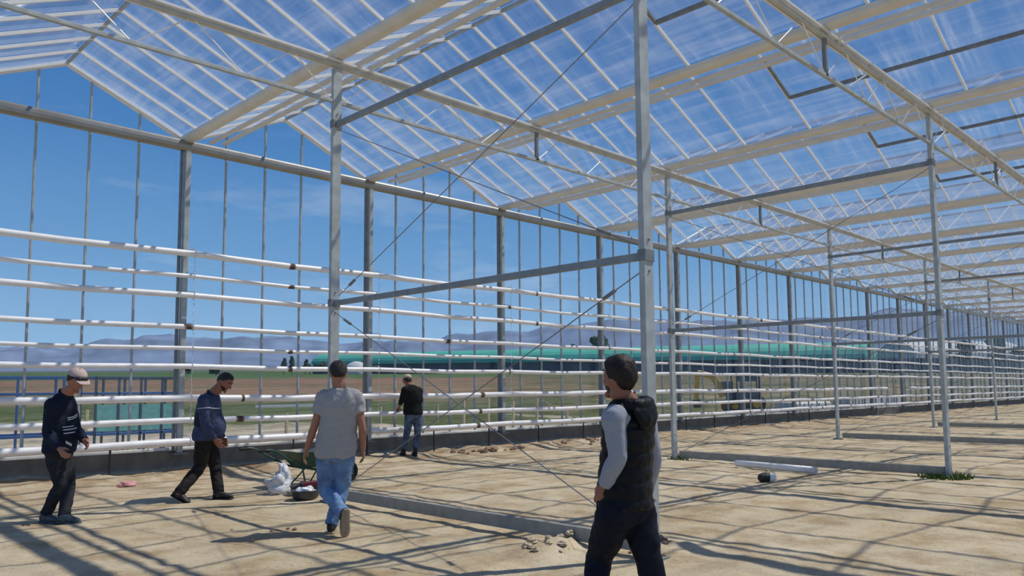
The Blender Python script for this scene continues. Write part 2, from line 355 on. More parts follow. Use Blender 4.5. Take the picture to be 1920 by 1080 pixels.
# wall posts with pipe brackets
PZ = [3.92, 3.50, 3.155, 2.59, 2.227, 1.89, 1.335, .945, .575]; PR = [.058, .038, .052, .046, .036, .048, .060, .052, .066]
PIPE_Y = -.34
def bracket(z, r):
    q = MB(); 
    for i in range(10):
        a0 = math.pi * 2 * i / 10; a1 = math.pi * 2 * (i + 1) / 10; rr = r + .012
        q.rod((.09, PIPE_Y + rr * math.cos(a0), z + rr * math.sin(a0)), (.09, PIPE_Y + rr * math.cos(a1), z + rr * math.sin(a1)), .006, 6)
    q.beam((.06, -.15, z + r + .03), (.09, PIPE_Y, z + r + .03), .02, .012)
    return q
wp = []
for k in range(-1, 17):
    x = k * BAY; lab = 'grey steel post against the far glass wall, ' + (ORD[k] + ' counted from the left' if k >= 0 else 'outside the left edge')
    if k < 0: continue
    e = empty('wall_post', (x, -.12, .1), lab, 'post', 'posts along the far wall')
    if k == 0:
        q = MB(); q.beam((x, -.11, .38), (x, -.11, HG - .02), .10, .10, (0, 1, 0)); a = q.build('post_shaft', M['galv'], e)
        q = MB(); q.beam((x - .085, -.06, .42), (x - .085, -.06, HB - .1), .045, .06, (0, 1, 0)); c = q.build('side_channel', M['galvd'], e)
        q = MB(); q.box((x, -.10, .36), (.26, .22, .02)); q.build('base_plate', M['galvd'], e)
        br = []
        for z, r in zip(PZ, PR):
            q = bracket(z, r); o = q.build('pipe_bracket', M['chain'], e); br.append(o)
        q = MB(); z = 4.08
        while z > .6:
            q.rod((x + .10, -.33 + .02 * math.sin(z * 9), z), (x + .10 + .012 * math.sin(z * 21), -.33, z - .05), .007, 5); z -= .075
        q.build('hanging_chain', M['chain'], e)
        kids = list(e.children)
    else:
        for o in kids:
            c = o.copy(); C.objects.link(c); c.parent = e
# the white heating pipes
PN = ['topmost thick white pipe of the rack along the far wall', 'thin white pipe second from the top of the rack', 'white pipe third from the top of the rack', 'white pipe fourth from the top of the rack', 'thin white pipe fifth from the top, level with the hills', 'white pipe sixth from the top, level with the far fields', 'thick white pipe seventh from the top, at chest height', 'white pipe second from the bottom of the rack', 'thick lowest white pipe just above the concrete footing']
def pipe(z, r, xa, xb, lab, y, rnd):
    e = empty('heating_pipe', (xa, y, z), lab, 'pipe', 'white pipes along the far wall')
    n = int((xb - xa) / 1.0); pts = []; ph = rnd.random() * 6
    for i in range(n + 1):
        x = xa + (xb - xa) * i / n; sag = -.022 * (1 - math.cos(2 * math.pi * (x / 4.0))) / 2 + .01 * math.sin(x * .35 + ph)
        pts.append((x, y + .008 * math.sin(x * .6 + ph), z + sag))
    q = MB(); q.tube(pts, [r] * len(pts), 14, 1, round_=False); q.build('pipe_run', M['pipe'], e, smooth=True)
    x = xa + 1 + rnd.random() * 4
    while x < min(xb - 1, 40):
        i = int((x - xa) / (xb - xa) * n); p = V(pts[i])
        q = MB(); wd = .03 + .05 * rnd.random(); d_ = (V(pts[min(i + 1, n)]) - p).normalized()
        q.tube([p - d_ * wd, p, p + d_ * wd], [r * 1.01, r * 1.05, r * 1.01], 12, 2, round_=False); q.build('weld_joint', M['rust'], e)
        x += 5.6 + rnd.random() * 1.2
rnd = random.Random(5)
for i, (z, r) in enumerate(zip(PZ, PR)):
    if i == 8:
        pipe(z, r, -8, 3.55, PN[i] + ', left length', PIPE_Y, rnd)
        pipe(z + .02, r * .9, 3.95, X1 - 2, PN[i] + ', right length', PIPE_Y + .02, rnd)
    elif i == 6:
        pipe(z, r, -8, 33.2, PN[i] + ', left of the gap', PIPE_Y, rnd)
        pipe(z, r, 36.2, X1 - 2, PN[i] + ', right of the gap', PIPE_Y, rnd)
    else: pipe(z, r, -8, X1 - 2, PN[i], PIPE_Y, rnd)
# a short pipe piece laid over the second lowest pipe near the blue-jacket man
# dark iron stakes in front of the footing
for i, x in enumerate([-1.22, .55, 2.10, 3.79, 5.59, 7.28, 9.03, 10.8, 12.5, 14.2, 15.87, 17.57, 19.34, 21.1, 22.9, 24.7]):
    q = MB(); q.rod((x, -.36, .0), (x + .01 * math.sin(i * 3), -.36, .52), .018, 6)
    tag(q.build('iron_stake', M['iron'], loc=(x, -.36, .05)), 'thin black iron stake in front of the concrete footing, %s from the left' % ORD[i], 'stake', 'iron stakes along the footing')

# posts, trusses, braces
def post(x, y, top, lab, grp):
    e = empty('steel_post', (x, y, 0), lab, 'post', grp)
    q = MB(); w_ = .065; d = .03; pr = [(-w_, -d), (w_, -d), (w_, d), (w_ - .012, d), (w_ - .014, d - .008), (-w_ + .014, d - .008), (-w_ + .012, d), (-w_, d)]
    q.prism(pr, (x, y, -.1), (x, y, top), (0, 1, 0)); q.build('post_shaft', M['galv'], e)
    q = MB(); q.box((x, y, .012 + ground_z(x, y)), (.24, .2, .02)); q.build('base_plate', M['galvd'], e)
    if y > -12 and x < 20:
        for z in (.35, .5, 2.48, 2.76, 5.22):
            q = MB(); q.rod((x, y - d - .012, z), (x, y - d, z), .011, 6); q.build('bolt', M['galvd'], e)
    for z in (2.62, 5.08):
        q = MB(); q.box((x, y, z), (.15, .085, .10)); q.build('clamp', M['galvd'], e)
    return e
XP = [0, 8, 16, 24, 32, 40, 48]
for r_, (y, nm) in enumerate([(Y1, 'far'), (Y2, 'near')]):
    for i, x in enumerate(XP):
        if nm == 'near' and x > 16: continue
        if nm == 'near': lab = ['tall near steel post right behind the man in the black vest', 'near steel post with weeds at its foot, right of the loose white pipe', 'near-row steel post just outside the right edge'][i]
        else: lab = ['tall steel post rising behind the man in the grey t-shirt', 'steel post right of the near post, second of the inner row', 'third steel post of the inner row, centre right', 'fourth steel post of the inner row, near the right side', 'fifth steel post of the inner row, close to the right edge', 'sixth steel post of the inner row, far away at right', 'seventh steel post of the inner row, farthest right'][i]
        post(x, y, 5.86, lab, 'posts of the %s row' % ('inner' if nm == 'far' else 'near'))
def truss(x, y, lab, grp):
    e = empty('lattice_truss', (x, y, 5.86), lab, 'roof truss', grp); zt = 5.93; zb = 5.40; l = 8.0
    q = MB(); q.beam((x, y, zt), (x + l, y, zt), .06, .075); q.build('top_chord', M['truss'], e)
    q = MB(); q.beam((x, y - .055, zt + .035), (x + l, y - .055, zt + .035), .03, .035); q.beam((x, y + .055, zt - .02), (x + l, y + .055, zt - .02), .03, .03); q.build('chord_channel', M['alu'], e)
    q = MB(); q.beam((x + .07, y, zb), (x + l - .07, y, zb), .05, .05); q.build('bottom_chord', M['galv'], e)
    n = 12; st = l / n
    for i in range(n):
        xa = x + st * i; a, c = (zb, zt) if i % 2 == 0 else (zt, zb)
        if i == 0: xa += .08
        q = MB(); q.rod((xa, y, a), (x + st * (i + 1) - (.08 if i == n - 1 else 0), y, c), .008, 6); q.build('web_rod', M['chain'], e)
    q = MB(); q.beam((x + 4, y, zb), (x + 4, y, zt), .06, .05, (0, 1, 0)); q.build('strut', M['galvd'], e)
TL = ['outermost left span', 'span starting at the post behind the grey t-shirt', 'span between the second and third inner posts', 'span between the third and fourth inner posts', 'span between the fourth and fifth inner posts', 'span beyond the fifth inner post', 'farthest span at right']
for i, x in enumerate([-8, 0, 8, 16, 24, 32, 40]):
    truss(x, Y1, 'inner-row lattice roof truss, ' + TL[i], 'trusses of the inner row')
for i, x in enumerate([0, 8]):
    truss(x, Y2, 'near-row lattice roof truss ' + ['crossing the upper right of the picture', 'running out of the right edge beyond the near right post'][i], 'trusses of the near row')
for x in (-8, 0, 8, 16): truss(x, Y3, 'unseen lattice roof truss behind the viewpoint, added for shadows, %s span from the left' % ORD[(x + 8) // 8], 'unseen trusses added for shadows')  # unseen row, added for the shadows it casts on the floor
# gutters and loose aluminium bars
for k in range(-2, 17):
    x = k * BAY  # gutters left of the first wall post are unseen, added for shadow
    q = MB(); q.prism([(-.06, 0), (.06, 0), (.105, .045), (.105, .11), (.092, .11), (.092, .05), (.052, .014), (-.052, .014), (-.092, .05), (-.092, .11), (-.105, .11), (-.105, .045)], (x, .04, 5.995), (x, YN, 5.995))
    tag(q.build('roof_gutter', M['gutter'], loc=(x, 0, 5.995)), ('cream-coloured roof gutter above the %s wall post from the left' % ORD[k]) if k >= 0 else ['outermost', 'second'][k + 2] + ' unseen cream-coloured roof gutter beyond the left edge, added for shadow', 'gutter', 'roof gutters')
    if k < 0: continue
    for j, dx in enumerate((.36, .56)):
        a0 = -.25 - .1 * j - .05 * (k % 3); q = MB(); zz = 6.015
        q.prism([(-.028, 0), (.028, 0), (.028, .055), (.02, .055), (.02, .008), (-.02, .008), (-.02, .055), (-.028, .055)], (x + dx, a0, zz), (x + dx, YN + .5, zz))
        tag(q.build('aluminium_bar', M['gutter'], loc=(x + dx, a0, zz)), '%s loose aluminium bar lying right of the %s roof gutter from the left' % (['inner', 'outer'][j], ORD[k]), 'bar', 'loose aluminium bars on the trusses')
# horizontal braces, ground rails and cables between the two rows
for i, x in enumerate([0, 8, 16, 24]):
    far = i > 1; wh = ['from the tall left post to the near post', 'from the second inner post to the near right post', 'running right from the third inner post', 'running right from the fourth inner post'][i]
    ya = Y1 - .03; yb = Y2 + .03
    for z, nm, hh in ((2.62, 'lower', .055), (5.08, 'upper', .06)):
        q = MB(); q.beam((x, ya, z), (x, yb, z), .05, hh * 1.25); o = q.build('brace_beam', M['brace'], loc=(x, ya, z))
        tag(o, '%s horizontal steel brace %s' % (nm, wh), 'brace', 'horizontal braces')
    q = MB(); q.beam((x, ya - .10, .115), (x, yb + .02, .115), .05, .13)
    tag(q.build('ground_rail', M['rail'], loc=(x, ya, .115)), 'galvanized rail lying at ground level ' + wh, 'rail', 'ground rails')
    for (y0, z0, y1_, z1_, nm) in ((Y1, 2.72, Y2, 5.0, 'A'), (Y1, 5.0, Y2, 2.72, 'B'), (Y1, .12, Y2, 2.50, 'Cc'), (Y1, 2.50, Y2, .15, 'Dd')):
        if nm == 'Dd' and i > 0: continue
        s_ = .035 if z0 in (2.72, .12) else -.035
        a = V((x + s_, y0 - .06, z0)); c = V((x + s_, y1_ + .06, z1_)); d = (c - a).normalized()
        e = empty('bracing_cable', a, {'A': 'upper cable climbing rightwards', 'B': 'upper cable dropping rightwards', 'Cc': 'lower cable climbing rightwards', 'Dd': 'lower cable dropping rightwards'}[nm] + ', ' + wh, 'cable', 'diagonal bracing cables')
        q = MB(); q.rod(a, c, .0055, 6); q.build('wire', M['cable'], e)
        q = MB(); t0 = a + d * .28 if z0 in (2.72, 2.50) else c - d * .5; q.rod(t0, t0 + d * .16, .019, 8); q.build('turnbuckle', M['galvd'], e)
# ================================================================ people
PP = {}
PP['m1']={'f':(0.264,-0.965,0.000),'hf':(0.236,-0.862,-0.448),'H':(-2.891,-4.377,1.595),'N':(-2.964,-4.227,1.426),'C':(-2.989,-4.171,1.178),'P':(-2.976,-4.137,0.814),'SR':(-3.105,-4.285,1.315),'ER':(-3.125,-4.268,1.006),'WR':(-3.067,-4.518,0.838),'SL':(-2.884,-4.109,1.321),'EL':(-2.814,-4.158,1.049),'WL':(-2.780,-4.387,0.910),'HR':(-3.023,-4.181,0.741),'KR':(-2.975,-4.231,0.425),'AR':(-3.080,-4.149,0.085),'HL':(-2.916,-4.087,0.729),'KL':(-2.871,-4.191,0.412),'AL':(-2.961,-4.388,0.085)}
PP['m2']={'f':(0.710,-0.704,0.000),'hf':(0.579,-0.575,-0.578),'H':(-0.866,-3.756,1.584),'N':(-0.976,-3.625,1.417),'C':(-1.004,-3.567,1.177),'P':(-1.005,-3.523,0.840),'SR':(-1.135,-3.725,1.333),'ER':(-1.120,-3.743,1.018),'WR':(-0.981,-3.757,0.812),'SL':(-0.915,-3.406,1.335),'EL':(-0.833,-3.431,0.999),'WL':(-0.788,-3.564,0.802),'HR':(-1.061,-3.587,0.773),'KR':(-1.086,-3.532,0.427),'AR':(-1.417,-3.697,0.130),'HL':(-0.941,-3.450,0.761),'KL':(-0.852,-3.508,0.408),'AL':(-0.908,-3.753,0.085)}
PP['m3']={'f':(0.591,0.806,0.000),'hf':(0.468,0.879,0.087),'H':(-1.197,-7.141,1.639),'N':(-1.176,-7.141,1.474),'C':(-1.163,-7.126,1.247),'P':(-1.171,-7.066,0.828),'SL':(-1.289,-7.018,1.386),'EL':(-1.353,-6.945,1.084),'WL':(-1.368,-6.829,0.844),'SR':(-1.049,-7.256,1.384),'ER':(-1.005,-7.304,1.081),'WR':(-0.933,-7.219,0.843),'HL':(-1.236,-6.997,0.795),'KL':(-1.219,-6.968,0.431),'AL':(-1.239,-7.346,0.217),'HR':(-1.102,-7.130,0.794),'KR':(-1.084,-7.059,0.425),'AR':(-1.221,-7.082,0.085)}
PP['m4']={'f':(-0.093,0.996,0.000),'hf':(0.107,0.992,0.074),'H':(-1.773,-11.225,1.522),'N':(-1.708,-11.241,1.364),'C':(-1.694,-11.225,1.124),'P':(-1.698,-11.202,0.749),'SL':(-1.895,-11.272,1.285),'EL':(-1.890,-11.291,1.059),'WL':(-1.878,-11.180,0.870),'SR':(-1.529,-11.227,1.299),'ER':(-1.456,-11.237,1.027),'WR':(-1.387,-11.132,0.777),'HL':(-1.799,-11.196,0.705),'KL':(-1.700,-10.986,0.397),'AL':(-1.830,-11.016,0.085),'HR':(-1.590,-11.202,0.681),'KR':(-1.581,-11.276,0.414),'AR':(-1.542,-11.318,0.085)}
PP['m5']={'f':(0.390,0.921,0.000),'hf':(0.293,0.892,-0.343),'H':(4.589,-0.691,1.644),'N':(4.583,-0.812,1.529),'C':(4.582,-0.869,1.314),'P':(4.582,-0.909,0.954),'SL':(4.425,-0.815,1.451),'EL':(4.450,-0.672,1.236),'WL':(4.570,-0.417,1.072),'SR':(4.729,-0.918,1.437),'ER':(4.809,-0.855,1.208),'WR':(4.863,-0.562,1.044),'HL':(4.510,-0.873,0.900),'KL':(4.509,-0.785,0.539),'AL':(4.480,-0.714,0.213),'HR':(4.660,-0.937,0.896),'KR':(4.701,-0.904,0.534),'AR':(4.668,-0.874,0.221)}

def lerp(a, b, t): return a * (1 - t) + b * t
def person(key, label, spec):
    J = {k: V(v) for k, v in PP[key].items()}
    up = V((0, 0, 1)); f = J['f'].normalized(); left = up.cross(f).normalized()
    loc = V((J['P'].x, J['P'].y, 0)); e = empty('person', loc, label, 'person')
    Wd = spec.get('w', 1.0)
    # spine frames
    P_, C_, N_ = J['P'], J['C'], J['N']
    latH = (J['HL'] - J['HR']).normalized(); latS = (J['SL'] - J['SR']).normalized()
    def sp(t):   # t: 0 pelvis .. 1 neck base, -0.2 crotch
        a = P_ * 2 - C_; b = P_; c = C_; d = N_
        if t < 0: return P_ + (P_ - lerp(P_, C_, .3)).normalized() * (-t) * .6 if False else P_ + V((0, 0, -1)) * (-t) * .55
        if t < .55:
            u = t / .55; return .5 * ((2 * b) + (c - a) * u + (2 * a - 5 * b + 4 * c - d) * u * u + (3 * b - a - 3 * c + d) * u ** 3)
        u = (t - .55) / .45; a, b, c, d = P_, C_, N_, N_ * 2 - C_
        return .5 * ((2 * b) + (c - a) * u + (2 * a - 5 * b + 4 * c - d) * u * u + (3 * b - a - 3 * c + d) * u ** 3)
    def frame(t):
        tn = (sp(t + .04) - sp(t - .04)).normalized(); l = lerp(latH, latS, max(0, min(1, t))); l = (l - tn * l.dot(tn)).normalized()
        return tn, l, l.cross(tn).normalized()    # third points forward
    prof = [(-.22, .10, .085), (-.12, .155, .112), (0, .168, .118), (.15, .160, .112), (.30, .150, .106), (.45, .155, .108), (.60, .168, .114), (.72, .172, .112), (.82, .160, .100), (.90, .128, .085), (.96, .092, .074), (1.0, .072, .070), (1.05, .062, .064)]
    belly = spec.get('belly', 0)
    def pr(t):
        for i in range(len(prof) - 1):
            if t <= prof[i + 1][0]:
                u = (t - prof[i][0]) / (prof[i + 1][0] - prof[i][0]); u = max(0, u); return lerp(prof[i][1], prof[i + 1][1], u), lerp(prof[i][2], prof[i + 1][2], u)
        return prof[-1][1:]
    def torso(mb, t0, t1, inf, n=20, quilt=0, flare=0, step=.035):
        secs = []; k = max(2, int((t1 - t0) / step))
        for i in range(k + 1):
            t = lerp(t0, t1, i / k); tn, l, fw = frame(t); a, b = pr(t); a *= Wd; b *= Wd
            g = inf + flare * max(0, .5 - t) 
            if quilt:
                ph = (t - t0) / quilt; g += .011 * abs(math.sin(math.pi * ph)) ** .6 - .008
            c = sp(t) + fw * (belly * math.exp(-((t - .25) / .25) ** 2) * .5)
            b_ = b + belly * math.exp(-((t - .25) / .25) ** 2) * .5
            e_ = .9 if (i in (0, k)) else 1
            secs.append((c, fw * (b_ + g) * e_, l * (a + g) * e_))
        mb.loft(secs, 28)
    # ---- body: one continuous surface
    B = MB(); torso(B, -.2, 1.0, 0)
    Hd = J['H']; hf = J['hf'].normalized(); hl = up.cross(hf).normalized(); hu = hf.cross(hl).normalized(); hs = spec.get('hs', 1.07); hf = hf * hs; hl = hl * hs; hu = hu * hs
    nb_ = Hd - hu * .085 - hf * .012
    B.tube([N_ - (nb_ - N_) * .35, N_, lerp(N_, nb_, .5), nb_, Hd - hu * .03 - hf * .02], [.072, .070, .067, .066, .060], 14, 3)
    def headfn(s_=1.0):
        def fn(u):
            x, y, z = u
            w_ = 1.0; fx = 0
            if z < 0:
                w_ = 1 - .30 * z * z - .10 * abs(z); 
                if x < 0: x *= 1 - .45 * (-z) ** 1.2
                else: fx = .10 * (-z) ** 2
            else:
                k_ = 1 / ((abs(x) ** 2 + abs(y) ** 2) ** 1.3 + abs(z) ** 2.6) ** (1 / 2.6); x *= k_; y *= k_; z *= k_ * .97
            if x > 0: x *= .93
            return V((x * s_ + fx, y * w_ * s_, z * s_))
        return fn
    HD = (.100, .084, .114)
    B.ell(Hd, hf * HD[0], hl * HD[1], hu * HD[2], 24, 18, headfn())
    # nose, brow, lips, chin, ears
    B.tube([Hd + hf * .088 + hu * .022, Hd + hf * .102 - hu * .008, Hd + hf * .110 - hu * .026], [.009, .011, .015], 8, 3)
    B.tube([Hd + hf * .078 + hl * .038 + hu * .026, Hd + hf * .089 + hu * .030, Hd + hf * .078 - hl * .038 + hu * .026], [.009, .011, .009], 8, 3)
    B.tube([Hd + hf * .078 + hl * .022 - hu * .058, Hd + hf * .092 - hu * .056, Hd + hf * .078 - hl * .022 - hu * .058], [.007, .010, .007], 8, 3)
    B.ell(Hd + hf * .078 - hu * .098, hf * .022, hl * .026, hu * .020, 10, 8)
    for s_ in (1, -1):
        B.ell(Hd + hl * s_ * .080 - hf * .008 - hu * .012, hf * .018 + hl * s_ * .006, hl * s_ * .008, hu * .032, 10, 8)
    # arms
    for s_, S in ((1, 'L'), (-1, 'R')):
        Sh, El, Wr = J['S' + S], J['E' + S], J['W' + S]
        tn, l, fw = frame(.84)
        B.tube([sp(.84) + l * s_ * .05, Sh + (sp(.84) - Sh) * .25, Sh, lerp(Sh, El, .35), El, lerp(El, Wr, .3), lerp(El, Wr, .7), Wr], [.07, .066, .060, .050, .040, .043, .034, .027], 12, 3)
        d = (Wr - El).normalized()
        din = lerp(d, spec.get('hdir', d), .0).normalized()
        wa = (f - din * f.dot(din)); wa = wa.normalized() if wa.length > .2 else left
        n_ = (-left * s_); n_ = (n_ - din * n_.dot(din)).normalized(); wa = (wa - n_ * wa.dot(n_)).normalized()
        if spec.get('palmdown'):
            n_ = -up; n_ = (n_ - din * n_.dot(din)).normalized(); wa = (-left * s_); wa = (wa - din * wa.dot(din)); wa = (wa - n_ * wa.dot(n_)).normalized()
        # palm, four fingers, thumb
        B.loft([(Wr - din * .02, wa * .028, n_ * .020), (Wr + din * .01, wa * .030, n_ * .020), (Wr + din * .04, wa * .040, n_ * .019), (Wr + din * .075, wa * .043, n_ * .017), (Wr + din * .097, wa * .040, n_ * .013)], 14)
        cu = spec.get('curl', .45)
        for q, (o_, ln) in enumerate(((.031, .072), (.011, .080), (-.010, .074), (-.030, .058))):
            p0 = Wr + din * .08 + wa * o_; pts = [p0]; a_ = cu * .5; dirv = din
            for sgm in (.45, .32, .23):
                dirv = (din * math.cos(a_) + n_ * math.sin(a_) + wa * o_ * 1.2).normalized(); pts.append(pts[-1] + dirv * ln * sgm * 1.25); a_ += cu * (1 + .12 * q)
            B.tube(pts, [.0098, .0092, .0085, .0072], 8, 2)
        p0 = Wr + din * .028 + wa * .030; td = (din * .68 + wa * .62 + n_ * .38).normalized(); t2 = (din * .9 + wa * .12 + n_ * .42).normalized()
        B.tube([p0 - td * .01, p0 + td * .032, p0 + td * .032 + t2 * .03, p0 + td * .032 + t2 * .055], [.015, .0125, .0105, .0085], 8, 2)
    # legs
    for s_, S in ((1, 'L'), (-1, 'R')):
        Hp, Kn, An = J['H' + S], J['K' + S], J['A' + S]
        B.tube([lerp(P_, Hp, .6) + V((0, 0, .02)), Hp, lerp(Hp, Kn, .5), Kn, lerp(Kn, An, .35), An, An - V((0, 0, .03))], [.085, .082, .072, .054, .054, .037, .035], 14, 3)
    B.build('body', M[spec.get('skin', 'skin')], e, mods=[('REMESH', .0062), ('SMOOTH', 2)])
    # ---- eyes, lips
    for s_ in (1, -1):
        q = MB(); q.ell(Hd + hf * .0795 + hl * s_ * .033 + hu * .008, hf * .011, hl * .013, hu * .007, 10, 8); o = q.build('eye', M['eye'], e, smooth=True)
        q = MB(); q.ell(Hd + hf * .0895 + hl * s_ * .033 + hu * .008, hf * .003, hl * .0055, hu * .0055, 8, 6); q.build('iris', M['glassd'], o, smooth=True)
        q = MB(); q.tube([Hd + hf * .094 + hl * s_ * .012 + hu * .034, Hd + hf * .090 + hl * s_ * .036 + hu * .040, Hd + hf * .072 + hl * s_ * .058 + hu * .033], [.004, .005, .003], 6, 3); q.build('eyebrow', M['hair'], e)
    # ---- hair
    def hairline(kind):
        pts = {'short': [(.10, .62), (.55, .50), (.05, .10), (-.30, -.12), (-1, -.52)], 'cap': [(0, .1)]}[kind]
        return pts
    def hair(mt, thick, top=.012, side=.10, back=-.50, front=.50, lump=.0):
        def fn(u):
            x, y, z = u; v = headfn()(u)
            if x > .55: th = front
            elif x > .1: th = lerp(side, front, (x - .1) / .45)
            elif x > -.35: th = side - .12
            else: th = lerp(side - .12, back, min(1, (-x - .35) / .4))
            tt = max(0, min(1, (z - th) / .14)); k = lerp(.93, thick, tt)
            k += lump * noise.noise(V((x * 3.3, y * 3.3, z * 3.3 + 5))) * tt + lump * .6 * noise.noise(V((x * 9, y * 9, z * 9))) * tt
            return V((v.x * k, v.y * k, v.z * k + (top * tt / HD[2] * max(0, z))))
        q = MB(); q.ell(Hd, hf * HD[0], hl * HD[1], hu * HD[2], 40, 30, fn); q.build('hair', mt, e, smooth=True)
    hr = spec['hair']
    hair(M[hr[0]], *hr[1:])
    if spec.get('beard'):
        def fn(u):
            x, y, z = u; v = headfn()(u)
            tt = max(0, min(1, (-z - .30) / .2)) * max(0, min(1, (x + .05) / .25))
            if x > .72 and z > -.55: tt *= .3
            k = lerp(.96, 1.022, tt); return v * k
        q = MB(); q.ell(Hd, hf * HD[0], hl * HD[1], hu * HD[2], 40, 30, fn); q.build('beard', M['hair'], e, smooth=True)
    if spec.get('cap'):
        def fn(u):
            x, y, z = u; v = headfn()(u); th = .30 + .10 * x; tt = max(0, min(1, (z - th) / .1)); k = lerp(.9, 1.15, tt); return V((v.x * k, v.y * k, v.z * k + .06 * tt))
        q = MB(); q.ell(Hd, hf * HD[0], hl * HD[1], hu * HD[2], 32, 28, fn); cp = q.build('cap', M[spec['cap']], e, smooth=True)
        q = MB(); secs = []
        for i in range(9):
            t = i / 8; x = .085 + .085 * math.sin(t * math.pi / 2) ; wd = .075 * math.sqrt(max(.03, 1 - t ** 2.2)); 
            secs.append((Hd + hf * x + hu * (.050 - .022 * t + .0), hl * wd, hu * .0045))
        q.loft(secs, 18); q.build('cap_brim', M[spec['cap']], cp, smooth=True)
        q = MB(); q.ell(Hd + hu * (HD[2] * 1.24), hf * .008, hl * .008, hu * .005, 8, 6); q.build('cap_button', M[spec['cap']], cp)
        if spec.get('shades'):
            q = MB()
            for s_ in (1, -1):
                q.tube([Hd + hf * .113 + hl * s_ * .004 + hu * .064, Hd + hf * .104 + hl * s_ * .042 + hu * .066, Hd + hf * .072 + hl * s_ * .076 + hu * .062], [.009, .017, .009], 8, 3)
                q.tube([Hd + hf * .072 + hl * s_ * .078 + hu * .062, Hd + hf * .0 + hl * s_ * .093 + hu * .050, Hd - hf * .04 + hl * s_ * .088 + hu * .038], [.006, .005, .004], 6, 3)
            q.build('sunglasses', M['glassd'], e, smooth=True)
    # ---- trousers
    T = MB(); torso(T, -.20, spec.get('waist', .12), .016)
    lg = spec.get('leg', 1.0)
    for s_, S in ((1, 'L'), (-1, 'R')):
        Hp, Kn, An = J['H' + S], J['K' + S], J['A' + S]; end = An + (Kn - An).normalized() * .0
        T.tube([lerp(P_, Hp, .7) + V((0, 0, .03)), Hp, lerp(Hp, Kn, .5), Kn, lerp(Kn, An, .4), lerp(Kn, An, .8), end], [x * lg for x in (.100, .100, .088, .070, .068, .062, .064)], 18, 4, round_=False)
    T.build('trousers', M[spec['pants']], e, mods=[('REMESH', .010), ('SMOOTH', 3), ('DISP', .022, .07), ('SMOOTH', 1)])
    # ---- shoes
    for s_, S in ((1, 'L'), (-1, 'R')):
        An, Kn = J['A' + S], J['K' + S]; td = V(spec['toe' + S]).normalized() if 'toe' + S in spec else f
        nrm = (up - td * up.dot(td)).normalized(); sd = td.cross(nrm)
        if abs(td.z) < .2: base = V((An.x, An.y, ground_z(An.x, An.y) + .0)) ; 
        else: base = An - nrm * .085
        hh = [(-.075, .024, .020), (-.06, .036, .040), (0, .039, .050), (.06, .042, .040), (.12, .047, .028), (.17, .042, .022), (.195, .022, .014)]
        q = MB(); q.loft([(base + td * x + nrm * (.022 + h_), sd * w_, nrm * h_) for x, w_, h_ in hh], 16); q.tube([base + nrm * .05, An + nrm * .03], [.046, .044], 12, 2)
        sh = q.build('shoe', M[spec['shoe']], e, mods=[('REMESH', .007), ('SMOOTH', 2)])
        q = MB(); q.loft([(base + td * x * 1.03 + nrm * .013, sd * (w_ + .004), nrm * .013) for x, w_, h_ in hh], 16); q.build('sole', M[spec.get('sole', spec['shoe'])], sh, smooth=False)
    # ---- top
    t0, t1, slv, inf, flare = spec['top']
    U = MB(); torso(U, t0, t1, inf, flare=flare)
    srad = spec.get('srad', 1.0)
    for s_, S in ((1, 'L'), (-1, 'R')):
        Sh, El, Wr = J['S' + S], J['E' + S], J['W' + S]; tn, l, fw = frame(.84)
        pts = [sp(.82) + l * s_ * .05, Sh + (sp(.82) - Sh) * .28, Sh]; rd = [.085, .078, .072]
        if slv < 1:
            pts += [lerp(Sh, El, slv * .6), lerp(Sh, El, slv)]; rd += [.070, .070]
        else:
            pts += [lerp(Sh, El, .4), El, lerp(El, Wr, .35), lerp(El, Wr, .8), lerp(El, Wr, .97)] if slv == 1 else [lerp(Sh, El, .4), El, lerp(El, Wr, slv - 1)]
            rd += [.064, .055, .055, .047, .043] if slv == 1 else [.062, .054, .048]
        U.tube(pts, [r * srad for r in rd], 16, 4, round_=False)
    top = U.build(spec['topname'], M[spec['topmat']], e, mods=[('REMESH', .010), ('SMOOTH', 3), ('DISP', spec.get('fold', .018), .08), ('SMOOTH', 1)])
    return e, top, J, sp, frame, pr, torso, Hd, hf, hl, hu, Wd, (f, left)

def arc_strip(sp, frame, pr, Wd, t, a0, a1, off, wd, belly=0, tilt=0, n=14):
    secs = []
    for i in range(n + 1):
        a = lerp(a0, a1, i / n); tt = t + tilt * (i / n - .5); tn, l, fw = frame(tt); A, B_ = pr(tt); A = A * Wd + off; B_ = B_ * Wd + off
        b2 = B_ + belly * math.exp(-((tt - .25) / .25) ** 2) * .5; c = sp(tt) + fw * (belly * math.exp(-((tt - .25) / .25) ** 2) * .5)
        p = c + fw * b2 * math.cos(a) + l * A * math.sin(a); nr = (fw * math.cos(a) / max(.05, b2) + l * math.sin(a) / max(.05, A)).normalized()
        secs.append((p, nr * .004, tn * wd))
    q = MB(); q.loft(secs, 8); return q

